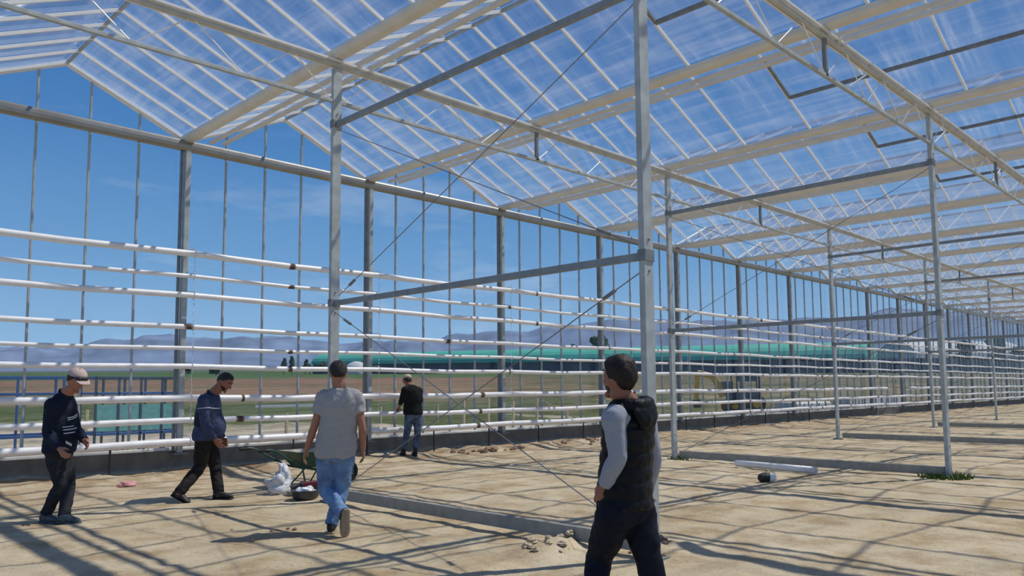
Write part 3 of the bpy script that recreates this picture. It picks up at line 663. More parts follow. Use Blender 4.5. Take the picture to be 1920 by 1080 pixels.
# man in navy fleece and cap
r = person('m1', 'person in a navy fleece with white stripes and a pinkish cap, walking at far left', dict(w=1.0, hair=('hair', 1.07, .01, -.12, -.85, .3), cap='cap', shades=1, pants='pant_d', shoe='shoe_g', topname='fleece_jacket', topmat='navy', top=(-.08, 1.02, 1, .026, .02), belly=.05, srad=1.08, leg=1.0, toeR=(.45, -.88, -.03), toeL=(.62, -.78, 0), beard=0, skin='skin'))
e, top, J, sp, frame, pr, torso, Hd, hf, hl, hu, Wd, FL = r
for t, a0, a1, wd, tl in ((.60, -.35, .75, .006, .05), (.56, -.35, .75, .006, .05), (.40, -.75, .0, .005, 0), (.35, -.75, .75, .006, 0), (.29, -.75, .75, .006, 0)):
    arc_strip(sp, frame, pr, Wd, t, a0, a1, .034, wd, .05, tl).build('stripe', M['white_c'], top)
q = arc_strip(sp, frame, pr, Wd, .12, -.62, -.22, .037, .016, .05, -.06); q.build('print_patch', M['white_c'], top)
q = MB(); tn, l, fw = frame(.97); q.tube([J['N'] + l * .07 + fw * .02 + tn * .01, J['N'] + fw * .085 - tn * .01, J['N'] - l * .07 + fw * .02 + tn * .01, J['N'] - fw * .06 + tn * .045, J['N'] + l * .07 + fw * .02 + tn * .01], [.022] * 5, 10, 5, round_=False); q.build('collar', M['navy'], top, smooth=True)
# man in blue jacket
r = person('m2', 'person in a slate-blue work jacket and black trousers walking with head bowed', dict(w=1.12, hair=('hair', 1.06, .010, .16, -.50, .55, .02), pants='pant_b', shoe='shoe_k', topname='work_jacket', topmat='slate', top=(-.10, 1.01, 1, .030, .03), belly=.10, srad=1.12, leg=1.15, beard=1, toeR=(.62, -.62, -.48), toeL=(.71, -.70, 0), skin='skin_d'))
e, top, J, sp, frame, pr, torso, Hd, hf, hl, hu, Wd, FL = r
q = MB(); tn, l, fw = frame(.97); q.tube([J['N'] + l * .075 + fw * .01, J['N'] + fw * .085 - tn * .03, J['N'] - l * .075 + fw * .01, J['N'] - fw * .06 + tn * .03, J['N'] + l * .075 + fw * .01], [.024] * 5, 10, 5, round_=False); q.build('collar', M['slate_d'], top, smooth=True)
q = arc_strip(sp, frame, pr, Wd, .72, -1.25, -.25, .046, .005, .10, 0); q.build('piping', M['white_c'], top)
q = arc_strip(sp, frame, pr, Wd, .40, -2.9, -1.9, .040, .10, .10, 0); q.build('back_panel', M['slate_d'], top)
Sh, El = J['SR'], J['ER']; q = MB(); p = lerp(Sh, El, .32); d = (El - Sh).normalized()
q.tube([p - d * .004, p + d * .004], [.083, .083], 18, 1, round_=False); q.build('piping', M['white_c'], top)
# man in grey t-shirt
r = person('m3', 'person in a grey t-shirt and blue jeans seen from behind, walking away', dict(w=1.13, hair=('hair', 1.05, .006, .10, -.40, .5, .02), pants='jeans', shoe='shoe_k', sole='shoe_t', topname='t_shirt', topmat='greytee', top=(-.13, 1.02, .55, .026, .012), srad=1.12, leg=1.10, belly=.03, toeL=(.05, .15, -.95), toeR=(.62, .78, 0), fold=.032, skin='skin', curl=.35))
# man in black vest
r = person('m4', 'person in a black quilted vest over pale blue-grey sleeves, nearest the camera', dict(w=1.02, hs=1.10, hair=('hair_b', 1.09, .012, .02, -.66, .50, .085), pants='pant_n', shoe='shoe_k', topname='sweater', topmat='sleeve', top=(-.02, .97, 1, .010, 0), srad=1.05, leg=1.2, belly=.03, beard=1, toeL=(-.5, .86, 0), toeR=(-.3, .9, 0), fold=.012, skin='skin_d'))
e, top, J, sp, frame, pr, torso, Hd, hf, hl, hu, Wd, FL = r
U = MB(); torso(U, -.06, .93, .030, quilt=.135, step=.012)
for s_, S in ((1, 'L'), (-1, 'R')):
    tn, l, fw = frame(.84); Sh = J['S' + S]; U.tube([sp(.86) + l * s_ * .03, Sh + (sp(.9) - Sh) * .42 + tn * .015], [.095, .088], 16, 3)
vest = U.build('quilted_vest', M['vest'], e, mods=[('REMESH', .007), ('SMOOTH', 2), ('DISP', .012, .06)])
q = MB(); tn, l, fw = frame(.97); Nn = J['N']
q.tube([Nn + l * .085 + fw * .055 - tn * .03, Nn + l * .115 - fw * .01 + tn * .0, Nn + l * .09 - fw * .085 + tn * .005, Nn - fw * .115 + tn * .0, Nn - l * .09 - fw * .085 + tn * .005, Nn - l * .115 - fw * .01 + tn * .0, Nn - l * .085 + fw * .055 - tn * .03], [.030, .038, .042, .042, .042, .038, .030], 14, 5)
q.loft([(Nn - fw * .09 + tn * .03, l * .10, fw * .03), (Nn - fw * .115 - tn * .02, l * .135, fw * .042), (Nn - fw * .13 - tn * .08, l * .12, fw * .042), (Nn - fw * .13 - tn * .13, l * .085, fw * .036), (Nn - fw * .122 - tn * .165, l * .04, fw * .022)], 18)
q.build('hood', M['vest'], vest, mods=[('REMESH', .007), ('SMOOTH', 4), ('DISP', .012, .05)])
# man at the pipes
r = person('m5', 'person in a black shirt, beige cap and dark jeans leaning over the white pipes', dict(w=1.08, hair=('hair', 1.05, .01, .12, -.5, .3), cap='capb', pants='jeansd', shoe='shoe_k', topname='black_shirt', topmat='blacktee', top=(-.06, 1.02, 1.45, .026, .01), belly=.05, srad=1.05, leg=1.0, palmdown=1, skin='skin_d'))
# ================================================================ things on the floor
# wheelbarrow
bx, by = .50, -3.42
e = empty('wheelbarrow', (bx, by, 0), 'dark green wheelbarrow crusted with dry cement, behind the man in the grey t-shirt', 'wheelbarrow')
for s_ in (-1, 1):
    q = MB(); q.tube([(bx - .80, by + s_ * .30, .60), (bx - .60, by + s_ * .30, .60), (bx - .35, by + s_ * .27, .46), (bx - .02, by + s_ * .22, .30), (bx + .5, by + s_ * .10, .22), (bx + .72, by + s_ * .05, .20)], [.015] * 6, 8, 3, round_=False)
    o = q.build('frame_tube', M['green'], e, smooth=True)
    q = MB(); q.rod((bx - .82, by + s_ * .30, .60), (bx - .66, by + s_ * .30, .60), .021, 10); q.build('grip', M['tyre'], o)
    q = MB(); q.rod((bx - .10, by + s_ * .24, .34), (bx - .03, by + s_ * .25, .0), .014, 8); q.rod((bx + .2, by + s_ * .17, .27), (bx - .03, by + s_ * .25, .01), .011, 8); q.build('leg', M['green'], e)
def rect(z, xa, xb, wa, wb): return [V((bx + xa, by - wa, z)), V((bx + xb, by - wb, z)), V((bx + xb, by + wb, z)), V((bx + xa, by + wa, z))]
def trayshell(off, mt, nm, par):
    lv = [rect(.30 + off, -.02 + off, .42 - off, .20 - off, .17 - off), rect(.42 + off * .5, -.12 + off, .62 - off, .27 - off, .24 - off), rect(.54, -.20 + off, .80 - off, .32 - off, .29 - off), rect(.545, -.22 + off * 2, .83 - off * 2, .335 - off * 2, .305 - off * 2)]
    q = MB(); vs = [p for r_ in lv for p in r_]; fs = [[3, 2, 1, 0]]
    for k in range(3):
        for i in range(4): fs.append([k * 4 + i, k * 4 + (i + 1) % 4, k * 4 + 4 + (i + 1) % 4, k * 4 + 4 + i])
    q.add(vs, fs); o = q.build(nm, mt, par)
    sm = o.modifiers.new('t', 'SOLIDIFY'); sm.thickness = .006; bv = o.modifiers.new('b', 'BEVEL'); bv.width = .03; bv.segments = 3
    return o
t_ = trayshell(0, M['green'], 'tray', e); trayshell(.012, M['dusty'], 'cement_crust', t_)
q = MB(); w0 = V((bx + .86, by, .17)); ring = []
for i in range(24):
    a0 = 2 * math.pi * i / 24; a1 = 2 * math.pi * (i + 1) / 24; q.rod(w0 + V((math.cos(a0), 0, math.sin(a0))) * .14, w0 + V((math.cos(a1), 0, math.sin(a1))) * .14, .033, 8)
wh = q.build('wheel', M['tyre'], e); q = MB(); q.rod(w0 - V((0, .035, 0)), w0 + V((0, .035, 0)), .09, 16); q.build('hub', M['green'], wh)
for s_ in (-1, 1):
    q = MB(); q.beam((bx + .6, by + s_ * .07, .22), w0 + V((0, s_ * .05, 0)), .02, .02); q.build('fork', M['green'], e)
# white plastic bag
def blob(c, r, seed, amp=.3, n=24, m_=16, flat=.0):
    q = MB()
    def fn(u):
        k = 1 + amp * noise.noise(V(u) * 1.6 + V((seed, 0, 0))) + amp * .5 * noise.noise(V(u) * 4.2 + V((seed, 3, 0))); v = u * k
        if v.z < -.55: v = V((v.x, v.y, -.55))
        return v
    q.ell(c, V((r[0], 0, 0)), V((0, r[1], 0)), V((0, 0, r[2])), n, m_, fn); return q
q = blob((-.06, -3.82, .10), (.20, .16, .18), 3, .5); q2 = blob((.02, -3.79, .24), (.085, .08, .16), 8, .6); q.add(q2.v, q2.f)
tag(q.build('plastic_bag', M['bag'], loc=(.02, -4.02, 0), smooth=True), 'crumpled white plastic bag beside the wheelbarrow', 'bag')
# rubber mortar trays
def tub(cx, cy, rz, lab, sx=.24, sy=.17, h=.115):
    e = empty('mortar_tray', (cx, cy, 0), lab, 'tray', 'rubber trays beside the wheelbarrow'); c, s_ = math.cos(rz), math.sin(rz)
    q = MB(); secs = []
    for z, k in ((0.01, .80), (h * .5, .92), (h, 1.0), (h + .012, 1.06), (h + .012, .98), (h * .5, .86), (.03, .76)):
        secs.append((V((cx, cy, z)), V((c, s_, 0)) * sx * k, V((-s_, c, 0)) * sy * k))
    q.loft(secs, 20); q.build('tub_shell', M['traym'], e, smooth=True)
    q = blob((cx, cy, .10), (sx * .6, sy * .6, .07), cx * 9, .5); q.build('rag', M['bag'] if 'front' in lab else M['traym'], e, smooth=True)
tub(-.10, -4.64, .5, 'front black rubber tray with white scraps, by the jeans of the walking man')
tub(.14, -4.20, .1, 'rear black rubber tray under the white bag, beside the wheelbarrow', .22, .17, .12)
q = MB(); q.beam((-.02, -4.40, .165), (.20, -4.52, .18), .13, .05); tag(q.build('red_container', M['red'], loc=(.1, -4.43, .19)), 'dull red container lying on the black rubber trays', 'container')
# loose white pipe piece and ball-like fitting
q = MB(); a = V((7.40, -6.84, .075)); c = V((7.09, -8.46, .075)); d = (c - a).normalized(); xx = d.cross(V((0, 0, 1))).normalized(); yy = xx.cross(d)
secs = [(a, xx * .058, yy * .058), (c, xx * .058, yy * .058), (c, xx * .050, yy * .050), (a, xx * .050, yy * .050), (a, xx * .058, yy * .058)]
q.loft(secs, 18, cap=False); tag(q.build('pipe_offcut', M['pipe'], loc=a, smooth=True), 'short loose white pipe lying on the sand at right', 'pipe')
e = empty('round_bucket', (5.68, -8.33, .0), 'small dark bucket with a white rounded side lying on the sand at right', 'bucket')
q = MB(); q.ell((5.72, -8.37, .07), (.075, 0, 0), (0, .075, 0), (0, 0, .075), 20, 14); q.build('white_shell', M['pipe'], e, smooth=True)
q = MB(); q.tube([(5.70, -8.34, .075), (5.64, -8.29, .072), (5.60, -8.27, .07)], [.07, .076, .065], 18, 3); q.build('dark_mouth', M['iron'], e, smooth=True)
q = MB(); q.tube([(5.60, -8.30, .13), (5.68, -8.36, .18), (5.78, -8.40, .12)], [.006] * 3, 6, 4); q.build('wire_handle', M['cable'], e)
# pink scrap near the footing
q = blob((-1.25, -1.30, .03), (.13, .07, .05), 5, .5); tag(q.build('scrap_of_plastic', mat('pink_plastic', (.55, .25, .26), .6), loc=(-1.25, -1.3, .02), smooth=True), 'pinkish scrap of plastic on the earth before the footing', 'scrap')
# weeds
for (x, y, n, lab) in ((8.0, -10.12, 260, 'low weeds growing round the foot of the near right post'), (8.05, -5.2, 60, 'few weeds at the foot of the second inner post')):
    q = MB(); rr = random.Random(3)
    for i in range(n):
        a = rr.random() * 6.28; d = rr.random() ** .6 * (.42 if n > 100 else .25); px, py = x + math.cos(a) * d, y + math.sin(a) * d * .9; h = .04 + .09 * rr.random(); a2 = rr.random() * 6.28
        z = ground_z(px, py) - .01; ox, oy = math.cos(a2) * .014, math.sin(a2) * .014; lx, ly = rr.uniform(-.05, .05), rr.uniform(-.05, .05)
        q.add([(px - ox, py - oy, z), (px + ox, py + oy, z), (px + ox * .6 + lx * .5, py + oy * .6 + ly * .5, z + h * .6), (px + lx, py + ly, z + h)], [[0, 1, 2, 3]])
        q.add([(px - oy, py + ox, z), (px + oy, py - ox, z), (px + lx, py + ly, z + h * .9)], [[0, 1, 2]])
    tag(q.build('weeds', M['grass'], loc=(x, y, 0)), lab, 'weeds', kind='stuff')
# stones and clods
rr = random.Random(11)
def clods(cx, cy, sx_, sy_, n, s0, s1, name, lab, mt):
    al = MB()
    for i in range(n):
        x = cx + rr.gauss(0, sx_); y = min(-.45, cy + rr.gauss(0, sy_)); s_ = rr.uniform(s0, s1)
        q = blob((x, y, ground_z(x, y) + s_ * .3), (s_, s_ * rr.uniform(.6, 1), s_ * .6), i + cx, .6, 10, 7)
        al.add(q.v, q.f)
    tag(al.build('soil_clods', mt, loc=(cx, cy, 0)), lab, 'soil clods', kind='stuff')
cm = mat('brown_clod', (.30, .20, .13), .95, 0, 30, .3); cm2 = mat('sandy_clod', (.50, .40, .28), .95, 0, 30, .3)
clods(6.4, -1.0, .40, .12, 16, .04, .10, 'earth clods along the footing', 'brown clods of earth before the footing, right of the man at the pipes', cm)
clods(10.2, -.95, 1.0, .12, 14, .04, .10, 'earth clods along the footing further right', 'brown clods of earth before the footing, beside the near post', cm)
clods(-.30, -9.30, .16, .09, 16, .02, .055, 'clods of the small heap', 'small heap of clods left of the man in the vest', cm2)
clods(.25, -9.95, .25, .12, 14, .02, .06, 'clods round the near post', 'earth clods round the foot of the near post', cm)
clods(-1.5, -6.6, .5, .3, 6, .015, .03, 'clods by the ground rail', 'few small clods beside the raised shoe of the man in jeans', cm)
# ================================================================ outside
def depth(x, y): return .7021 * (x + 5.63) + .7066 * (y + 14.18)
def sm(a, b_, x): t = max(0, min(1, (x - a) / (b_ - a))); return t * t * (3 - 2 * t)
def out_z(x, y):
    s_ = depth(x, y); z = -.08 + .028 * max(0, s_ - 30) * sm(3, 22, y)
    z += .05 * fbm(x, y, .25, 3) * sm(0, 6, y)
    if 1 < y < 25: z += .16 * max(0, fbm(x, y, .5, 4)) * sm(2, 6, y)
    return z
ax = axis([(-400, -60, 34), (-60, -14, 4), (-14, 60, .6), (60, 200, 7), (200, 1000, 50), (1000, 3400, 300)]); ay = axis([(.2, 30, .4), (30, 100, 2.5), (100, 400, 15), (400, 1000, 60), (1000, 3400, 300)])
b = MB(); b.v = [V((x, y, out_z(x, y))) for y in ay for x in ax]; nx = len(ax)
b.f = [[j * nx + i, j * nx + i + 1, (j + 1) * nx + i + 1, (j + 1) * nx + i] for j in range(len(ay) - 1) for i in range(nx - 1)]
def field():
    m = bpy.data.materials.new('field_soil_and_crops'); m.use_nodes = True; nt = m.node_tree; L = nt.links.new; B = nt.nodes['Principled BSDF']; B.inputs['Roughness'].default_value = 1; B.inputs['Specular IOR Level'].default_value = .1
    g = N(nt, 'ShaderNodeNewGeometry'); dt = N(nt, 'ShaderNodeVectorMath', operation='DOT_PRODUCT'); L(g.outputs['Position'], dt.inputs[0]); dt.inputs[1].default_value = (.7021, .7066, 0)
    n = N(nt, 'ShaderNodeTexNoise', inp={'Scale': .12, 'Detail': 5}); L(g.outputs['Position'], n.inputs['Vector'])
    a1 = N(nt, 'ShaderNodeMath', operation='ADD', inp={1: 13.97}); L(dt.outputs['Value'], a1.inputs[0])
    mlt = N(nt, 'ShaderNodeMath', operation='MULTIPLY_ADD', inp={1: 1.2, 2: .40}); L(n.outputs[0], mlt.inputs[0]); a2 = N(nt, 'ShaderNodeMath', operation='MULTIPLY'); L(a1.outputs[0], a2.inputs[0]); L(mlt.outputs[0], a2.inputs[1])
    lg = N(nt, 'ShaderNodeMath', operation='LOGARITHM', inp={1: 10}); L(a2.outputs[0], lg.inputs[0])
    mr = N(nt, 'ShaderNodeMapRange', inp={1: 1.1, 2: 3.1}); L(lg.outputs[0], mr.inputs[0])
    P = lambda d: (math.log10(d) - 1.1) / 2.0
    gr = (.085, .115, .045); br = (.26, .17, .11); pal = (.42, .38, .31); gb = (.16, .145, .08)
    col = ramp(nt, mr.outputs[0], [(P(26), pal), (P(31), pal), (P(36), gr), (P(52), (.10, .125, .055)), (P(60), gb), (P(72), br), (P(88), br), (P(100), gb), (P(120), (.24, .15, .10)), (P(165), (.22, .14, .10)), (P(190), (.08, .15, .05)), (P(420), (.07, .13, .05)), (P(1100), (.12, .15, .12))])
    dl = N(nt, 'ShaderNodeVectorMath', operation='DOT_PRODUCT'); L(g.outputs['Position'], dl.inputs[0]); dl.inputs[1].default_value = (.7098, -.7043, 0)
    ml = N(nt, 'ShaderNodeMapRange', inp={1: -4.0, 2: 14.0, 4: .75}); L(dl.outputs['Value'], ml.inputs[0])
    ng = N(nt, 'ShaderNodeTexNoise', inp={'Scale': .35, 'Detail': 4}); L(g.outputs['Position'], ng.inputs['Vector'])
    gcol = ramp(nt, ng.outputs[0], [(.38, (.065, .095, .035)), (.5, (.12, .125, .06)), (.62, (.24, .19, .12))])
    near = ramp(nt, mr.outputs[0], [(P(34), (0, 0, 0)), (P(42), (1, 1, 1))]); mg = N(nt, 'ShaderNodeMath', operation='MULTIPLY'); L(ml.outputs[0], mg.inputs[0]); L(near, mg.inputs[1])
    qg = N(nt, 'ShaderNodeMix', data_type='RGBA'); L(mg.outputs[0], qg.inputs[0]); L(col, qg.inputs[6]); L(gcol, qg.inputs[7]); col = qg.outputs[2]
    n2 = N(nt, 'ShaderNodeTexNoise', inp={'Scale': 1.6, 'Detail': 7, 'Roughness': .7}); L(g.outputs['Position'], n2.inputs['Vector'])
    q = N(nt, 'ShaderNodeMix', data_type='RGBA', blend_type='MULTIPLY'); q.inputs[0].default_value = 1; L(col, q.inputs[6]); L(ramp(nt, n2.outputs[0], [(.3, (.55, .55, .55)), (.62, (1.15, 1.1, 1.05))]), q.inputs[7])
    mpf = N(nt, 'ShaderNodeMapping', inp={'Rotation': (0, 0, .785), 'Scale': (.05, .35, .2)}); L(g.outputs['Position'], mpf.inputs[0])
    n3 = N(nt, 'ShaderNodeTexNoise', inp={'Scale': 1.0, 'Detail': 8, 'Roughness': .7}); L(mpf.outputs[0], n3.inputs['Vector'])
    q2 = N(nt, 'ShaderNodeMix', data_type='RGBA', blend_type='MULTIPLY'); q2.inputs[0].default_value = 1; L(q.outputs[2], q2.inputs[6]); L(ramp(nt, n3.outputs[0], [(.36, (.55, .58, .5)), (.62, (1.35, 1.3, 1.25))]), q2.inputs[7])
    L(q2.outputs[2], B.inputs['Base Color']); return m
tag(b.build('field_ground', field(), smooth=True), 'gravel, ploughed brown earth and green crop strips outside the greenhouse', kind='structure')
# hills: skyline heights (in units of distance) against bearing
sky_ = [(-45, .040), (-36, .044), (-33, .047), (-30, .049), (-27, .058), (-24, .066), (-21, .060), (-17.5, .0650), (-15, .061), (-12, .058), (-9, .060), (-6, .062), (-3.5, .068), (-1, .074), (1, .071), (3, .078), (6, .082), (9.5, .085), (12, .083), (16, .081), (20, .080), (24, .080), (26, .088), (29, .080), (31.5, .083), (34, .078), (40, .07), (50, .06)]
def skh(a):
    for (p, h0), (q_, h1) in zip(sky_, sky_[1:]):
        if p <= a <= q_: t = (a - p) / (q_ - p); t = t * t * (3 - 2 * t); return h0 * (1 - t) + h1 * t
    return .05
b = MB(); na = 420; nd = 26
for j in range(nd):
    D = 2300 + 2600 * j / (nd - 1)
    for i in range(na):
        a = -46 + 94 * i / (na - 1); th = R_(a); dirv = V((.7048 * math.cos(th) + .7094 * math.sin(th), .7094 * math.cos(th) - .7048 * math.sin(th), 0)); p = CAM + dirv * D
        u = j / (nd - 1); shp = sm(0, .62, u) if u < .62 else 1 - .6 * sm(.62, 1, u)
        H = skh(a) * (2300 + 2600 * .62) * math.cos(th) ** -1 * .985 if False else skh(a) * (2300 + 2600 * .62)
        nz_ = noise.fractal(V((a * .35, D * .0016, 2)), 1.0, 2.0, 6)
        z = 55 + (H - 55) * shp + nz_ * 38 * shp * (1 - .75 * abs(2 * min(1, abs(u - .62) * 3) - 0) * 0) * (0 if abs(u - .62) < .02 else 1) * (.25 + .75 * min(1, abs(u - .62) * 5))
        b.v.append(V((p.x, p.y, z)))
b.f = [[j * na + i, j * na + i + 1, (j + 1) * na + i + 1, (j + 1) * na + i] for j in range(nd - 1) for i in range(na - 1)]
b.add([v + V((0, 0, -120)) for v in b.v[:na]], []); k0 = na * nd
b.f += [[k0 + i, k0 + i + 1, i + 1, i] for i in range(na - 1)]
hm = mat('haze_tinted_hills', (.17, .225, .325), 1, 0, .004, .22, spec=0)  # aerial haze is mixed into the hills' blue-grey base colour
tag(b.build('hills', hm, smooth=True), 'long range of haze-tinted blue-grey hills on the horizon', kind='structure')

def ray_at(px, d, z=None):
    th = math.atan((px - 960) / 1460.4); return None
def W(lat, d, z=0):   # lateral metres right of the view axis, depth in metres -> world
    p = V((CAM.x, CAM.y, 0)) + V((.7098, -.7043, 0)) * lat + V((.7051, .7091, 0)) * d; return V((p.x, p.y, z))
# long green-roofed growing house
def longhouse(pa, pb, za, zb, h, wdt, roofm, wallm, name, lab, seg=9):
    e = empty(name, ((pa.x + pb.x) / 2, (pa.y + pb.y) / 2, za), lab, 'building'); d = (pb - pa); d.z = 0; d.normalize(); nrm = V((-d.y, d.x, 0)) 
    if nrm.dot(V((.7, .7, 0))) < 0: nrm = -nrm
    q = MB(); A = V((pa.x, pa.y, za)); B_ = V((pb.x, pb.y, zb)); up = V((0, 0, 1))
    q.add([A, B_, B_ + nrm * wdt, A + nrm * wdt, A + up * h * .55, B_ + up * h * .55, B_ + nrm * wdt + up * h * .55, A + nrm * wdt + up * h * .55], [[0, 1, 5, 4], [1, 2, 6, 5], [2, 3, 7, 6], [3, 0, 4, 7]]); q.build('wall', wallm, e)
    q = MB(); secs = []; n = 12; vs = []; 
    for p, z0 in ((A, 0), (B_, 0)):
        for i in range(n + 1):
            a = math.pi * i / n; vs.append(p - nrm * 1.0 + nrm * (wdt + 2) * (1 - math.cos(a)) / 2 + up * (h * .50 + h * .55 * math.sin(a)))
    q.add(vs, [[i, i + 1, n + 2 + i, n + 1 + i] for i in range(n)] + [list(range(n + 1)), list(range(n + 1, 2 * n + 2))]); q.build('roof', roofm, e)
    return e
def tz(p): return out_z(p.x, p.y)
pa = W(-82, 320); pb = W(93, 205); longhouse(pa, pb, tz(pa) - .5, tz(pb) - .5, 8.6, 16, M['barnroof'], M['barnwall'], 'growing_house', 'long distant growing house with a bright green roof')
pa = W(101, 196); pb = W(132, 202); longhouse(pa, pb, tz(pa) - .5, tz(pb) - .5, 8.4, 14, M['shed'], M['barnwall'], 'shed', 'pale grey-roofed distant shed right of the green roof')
pa = W(-68, 300); pb = W(-52, 300)
q = MB(); p = W(-58, 290); q.ell(V((p.x, p.y, tz(p))), V((5, 0, 0)), V((0, 5, 0)), V((0, 0, 4.8)), 20, 12); tag(q.build('white_tent', M['shed'], loc=p, smooth=True), 'small pale dome tent in front of the green-roofed house', 'tent')
# distant trees
rr = random.Random(21)
def tree(p, h, wd, lab, poplar=False, grp='distant trees'):
    z = tz(p); e = empty('tree', (p.x, p.y, z), lab, 'tree', grp)
    q = MB(); q.rod((p.x, p.y, z - .5), (p.x, p.y, z + h * .4), .05 * wd + .05, 6); q.build('trunk', M['bark'], e)
    q = MB()
    for i in range(5 if poplar else 9):
        t = rr.random(); o_ = V((rr.gauss(0, wd * .2), rr.gauss(0, wd * .2), h * (.35 + .5 * (i / 5 if poplar else t))))
        r0 = wd * (.5 if poplar else rr.uniform(.35, .55)); b_ = blob(V((p.x, p.y, z)) + o_, (r0, r0, r0 * (2.2 if poplar else .8)), i * 3.1, .8, 12, 8); q.add(b_.v, b_.f)
    q.build('crown', M['leaf'], e)
for i, (lat, d, h, wd, pop) in enumerate([(-88, 300, 6, 1.6, 1), (-85, 300, 7, 1.6, 1), (-81, 305, 5.5, 1.5, 1), (-78, 300, 4, 2.2, 0), (-73, 298, 4.5, 2.4, 0), (-68, 296, 4, 2.4, 0), (-126, 300, 4, 4, 0), (-114, 300, 3.5, 4, 0), (33, 290, 14, 5, 0), (23, 290, 11, 2, 1), (104, 180, 8, 2.8, 0), (112, 180, 9, 3.2, 0), (120, 182, 7, 3.2, 0)]):
    if i < 3: lab = ['leftmost', 'middle', 'rightmost'][i] + ' of the three slim poplars left of the green-roofed house'
    elif i < 6: lab = ['first', 'second', 'third'][i - 3] + ' low bushy tree between the poplars and the green roof'
    elif i < 8: lab = ['left', 'right'][i - 6] + ' one of two low trees far beyond the man in the blue jacket'
    elif i == 8: lab = 'dark bushy tree standing behind the green-roofed house'
    elif i == 9: lab = 'slim tree just left of the dark tree behind the green roof'
    else: lab = ['left', 'middle', 'right'][i - 10] + ' tree of the clump at the right end of the pale shed'
    tree(W(lat, d), h, wd, lab, bool(pop))
# blue steel racks outside the left part of the wall
def rack(p0, p1, lab, m_, panel):
    e = empty('steel_rack', (p0.x, p0.y, -.1), lab, 'rack', 'steel racks outside the wall'); d = (p1 - p0); Ln = d.length; d.normalize(); nr = V((-d.y, d.x, 0)); zb = p0.z
    for dd in (0, 1.1):
        a = p0 + nr * dd; n = 4 if panel else 5
        for z in (1.78 , 1.42, .50):
            q = MB(); q.beam(a + V((0, 0, z - zb)), a + d * Ln + V((0, 0, z - zb)), .05, .06); q.build('rail', M['blue'] if (z < 1.5 or not panel) else m_, e)
        for i in range(n + 1):
            c = a + d * Ln * i / n; q = MB(); q.beam(c, c + V((0, 0, 1.78 - zb)), .05, .05, (0, 1, 0)); q.build('upright', m_, e)
    for c in (p0, p0 + d * Ln):
        q = MB(); q.beam(c + V((0, 0, .5 - zb)), c + nr * 1.1 + V((0, 0, .5 - zb)), .05, .05); q.beam(c + V((0, 0, 1.78 - zb)), c + nr * 1.1 + V((0, 0, 1.78 - zb)), .05, .05); q.build('cross_rail', M['blue'], e)
    if panel:
        for i in range(4):
            a = p0 + d * (Ln * i / 4 + .03) - nr * .0; c = p0 + d * (Ln * (i + 1) / 4 - .03)
            q = MB(); q.beam((a + V((0, 0, .86 - zb))), (c + V((0, 0, .86 - zb))), .02, .60); q.build('panel', M['teal'], e)
rack(V((-4.2, 5.6, -.1)), V((-.45, 5.2, -.1)), 'blue steel rack outside the wall behind the man in the navy fleece', M['blue'], False)
rack(V((.15, 5.0, -.1)), V((2.1, 5.0, -.1)), 'dark-framed steel rack with teal panels outside the wall', M['bluegrey'], True)
# wooden survey stakes outside
stk = [(165, 22, 1.0), (538, 27, .75), (600, 27, .75), (713, 33, .75), (819, 35, .7), (868, 30, 1.15), (914, 31, 1.15), (960, 30, 1.1), (1004, 28, 1.15), (1060, 30, .8), (1290, 33, .8)]
for i, (px, d, h) in enumerate(stk):
    p = W((px - 960) / 1460.4 * d, d); z = tz(p); q = MB(); q.beam((p.x, p.y, z - .2), (p.x + .02, p.y, z + h), .085, .085)
    tag(q.build('wooden_stake', M['wood'], loc=(p.x, p.y, z)), 'pale wooden stake outside the glass wall, %s from the left' % ORD[i], 'stake', 'wooden stakes outside')
for i, (x0, x1, d, z, r0) in enumerate([(480, 640, 26, .93, .04), (475, 640, 25.5, .62, .035)]):
    a = W((x0 - 960) / 1460.4 * d, d, z + .0); c = W((x1 - 960) / 1460.4 * d, d + .4, z + .03); 
    q = MB(); q.beam(a, c, .04, .08)
    tag(q.build('fence_board', M['wood'] if i else M['white'], loc=a), ['upper white', 'lower wooden'][i] + ' board nailed to the stakes outside, behind the grey t-shirt man', 'board')
q = MB(); p = W(2.4, 27.5, .9); q.beam(W(1.0, 28, 1.05), W(2.9, 28.3, .05), .05, .05); tag(q.build('leaning_plank', M['wood'], loc=W(1, 28, 1)), 'pale plank leaning aslant outside the wall, left of the vest man', 'plank')
# pale concrete blocks outside at right
for i, (x, y, lx, h, lab) in enumerate([(24, 2.6, 3.2, .55, 'nearer'), (29, 2.8, 4.2, .8, 'middle'), (36, 3.0, 8, .95, 'long farthest')]):
    q = MB(); q.beam((x, y, h / 2 - .1), (x + lx, y, h / 2 - .1), .9, h)
    for k in range(int(lx / .8)): q.beam((x + .4 + .8 * k, y - .47, -.05), (x + .4 + .8 * k, y - .47, h - .15), .08, .04, (0, 1, 0))
    tag(q.build('panel_stack', M['shed'], loc=(x, y, 0)), lab + ' stack of pale panels outside the wall, right half of the picture', 'panel stack', 'stacks of pale panels outside')
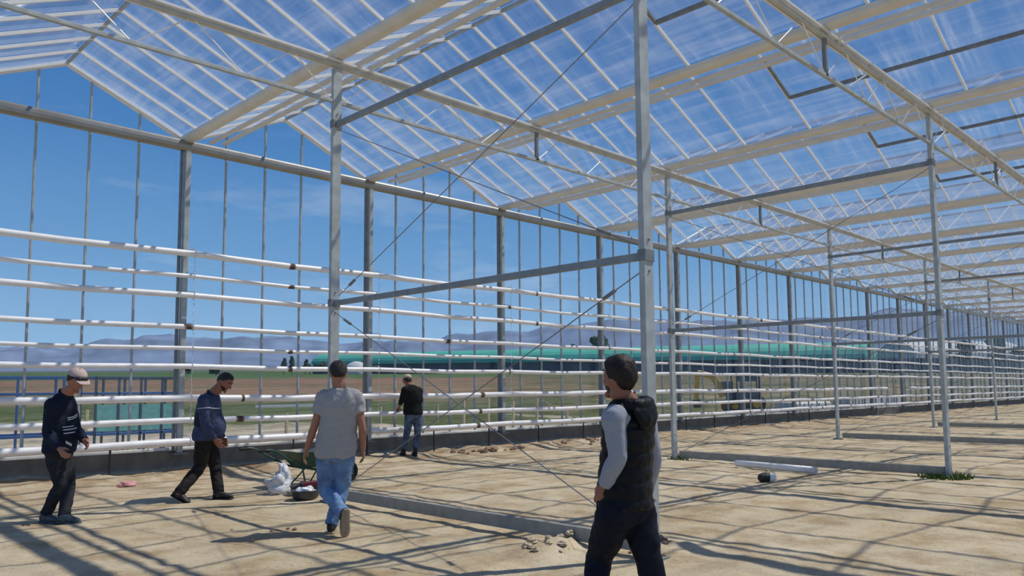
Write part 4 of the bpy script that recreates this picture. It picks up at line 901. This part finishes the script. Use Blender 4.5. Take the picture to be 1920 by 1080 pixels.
# backhoe tractor far outside
Dm = 44.0; q0 = W((1385 - 960) / 1460.4 * Dm, Dm); z0 = tz(q0); rt = V((.7098, -.7043, 0)); fw_ = V((.7051, .7091, 0)); up_ = V((0, 0, 1)); q0.z = z0
e = empty('backhoe_tractor', q0, 'dark blue tractor with a yellow digging arm, far outside the wall', 'tractor')
def T(a, h, b_=0): return q0 + rt * a + up_ * h + fw_ * b_
q = MB(); q.beam(T(-.7, .95), T(.9, .95), 1.0, .55, c=.08); q.build('chassis', M['dkblue'], e)
q = MB(); q.beam(T(-.75, 1.1), T(-.75, 1.75), .9, .45, rt, .06); q.build('seat_console', M['dkblue'], e)
q = MB()
for a in (-.35, .75):
    for s_ in (-.55, .55): q.beam(T(a, 1.2, s_), T(a, 2.7, s_), .07, .07, rt)
q.beam(T(-.35, 2.0, -.55), T(.75, 2.0, -.55), .05, .5)
q.build('cab_frame', M['dkblue'], e)
q = MB(); q.beam(T(-.5, 2.75), T(.9, 2.75), 1.3, .08); q.build('cab_roof', M['dkblue'], e)
for a, r0 in ((-.55, .36), (.65, .50)):
    for s_ in (-.65, .65):
        q = MB(); q.rod(T(a, r0, s_ - .15), T(a, r0, s_ + .15), r0, 20); wq = q.build('wheel', M['tyre'], e); q = MB(); q.rod(T(a, r0, s_ - .17), T(a, r0, s_ + .17), r0 * .45, 12); q.build('rim', M['yellow'], wq)
q = MB(); q.beam(T(-1.0, .9), T(-1.25, 1.6), .3, .36); q.beam(T(-1.25, 1.6), T(-1.55, 2.05), .3, .34); q.beam(T(-1.55, 2.05), T(-2.4, 2.25), .3, .3); q.build('boom', M['yellow'], e)
q = MB(); q.beam(T(-2.4, 2.3), T(-2.5, .8), .22, .24, rt); q.build('dipper_arm', M['yellow'], e)
q = MB(); q.beam(T(-2.5, .75), T(-2.45, .3), .5, .35, rt); q.build('bucket', M['iron'], e)
q = MB(); q.tube([T(1.05, .9), T(1.05, 2.2), T(.8, 2.45)], [.05] * 3, 8, 3); q.build('exhaust', M['iron'], e)
for o in bpy.data.objects:
    if '_o' in o: del o['_o']
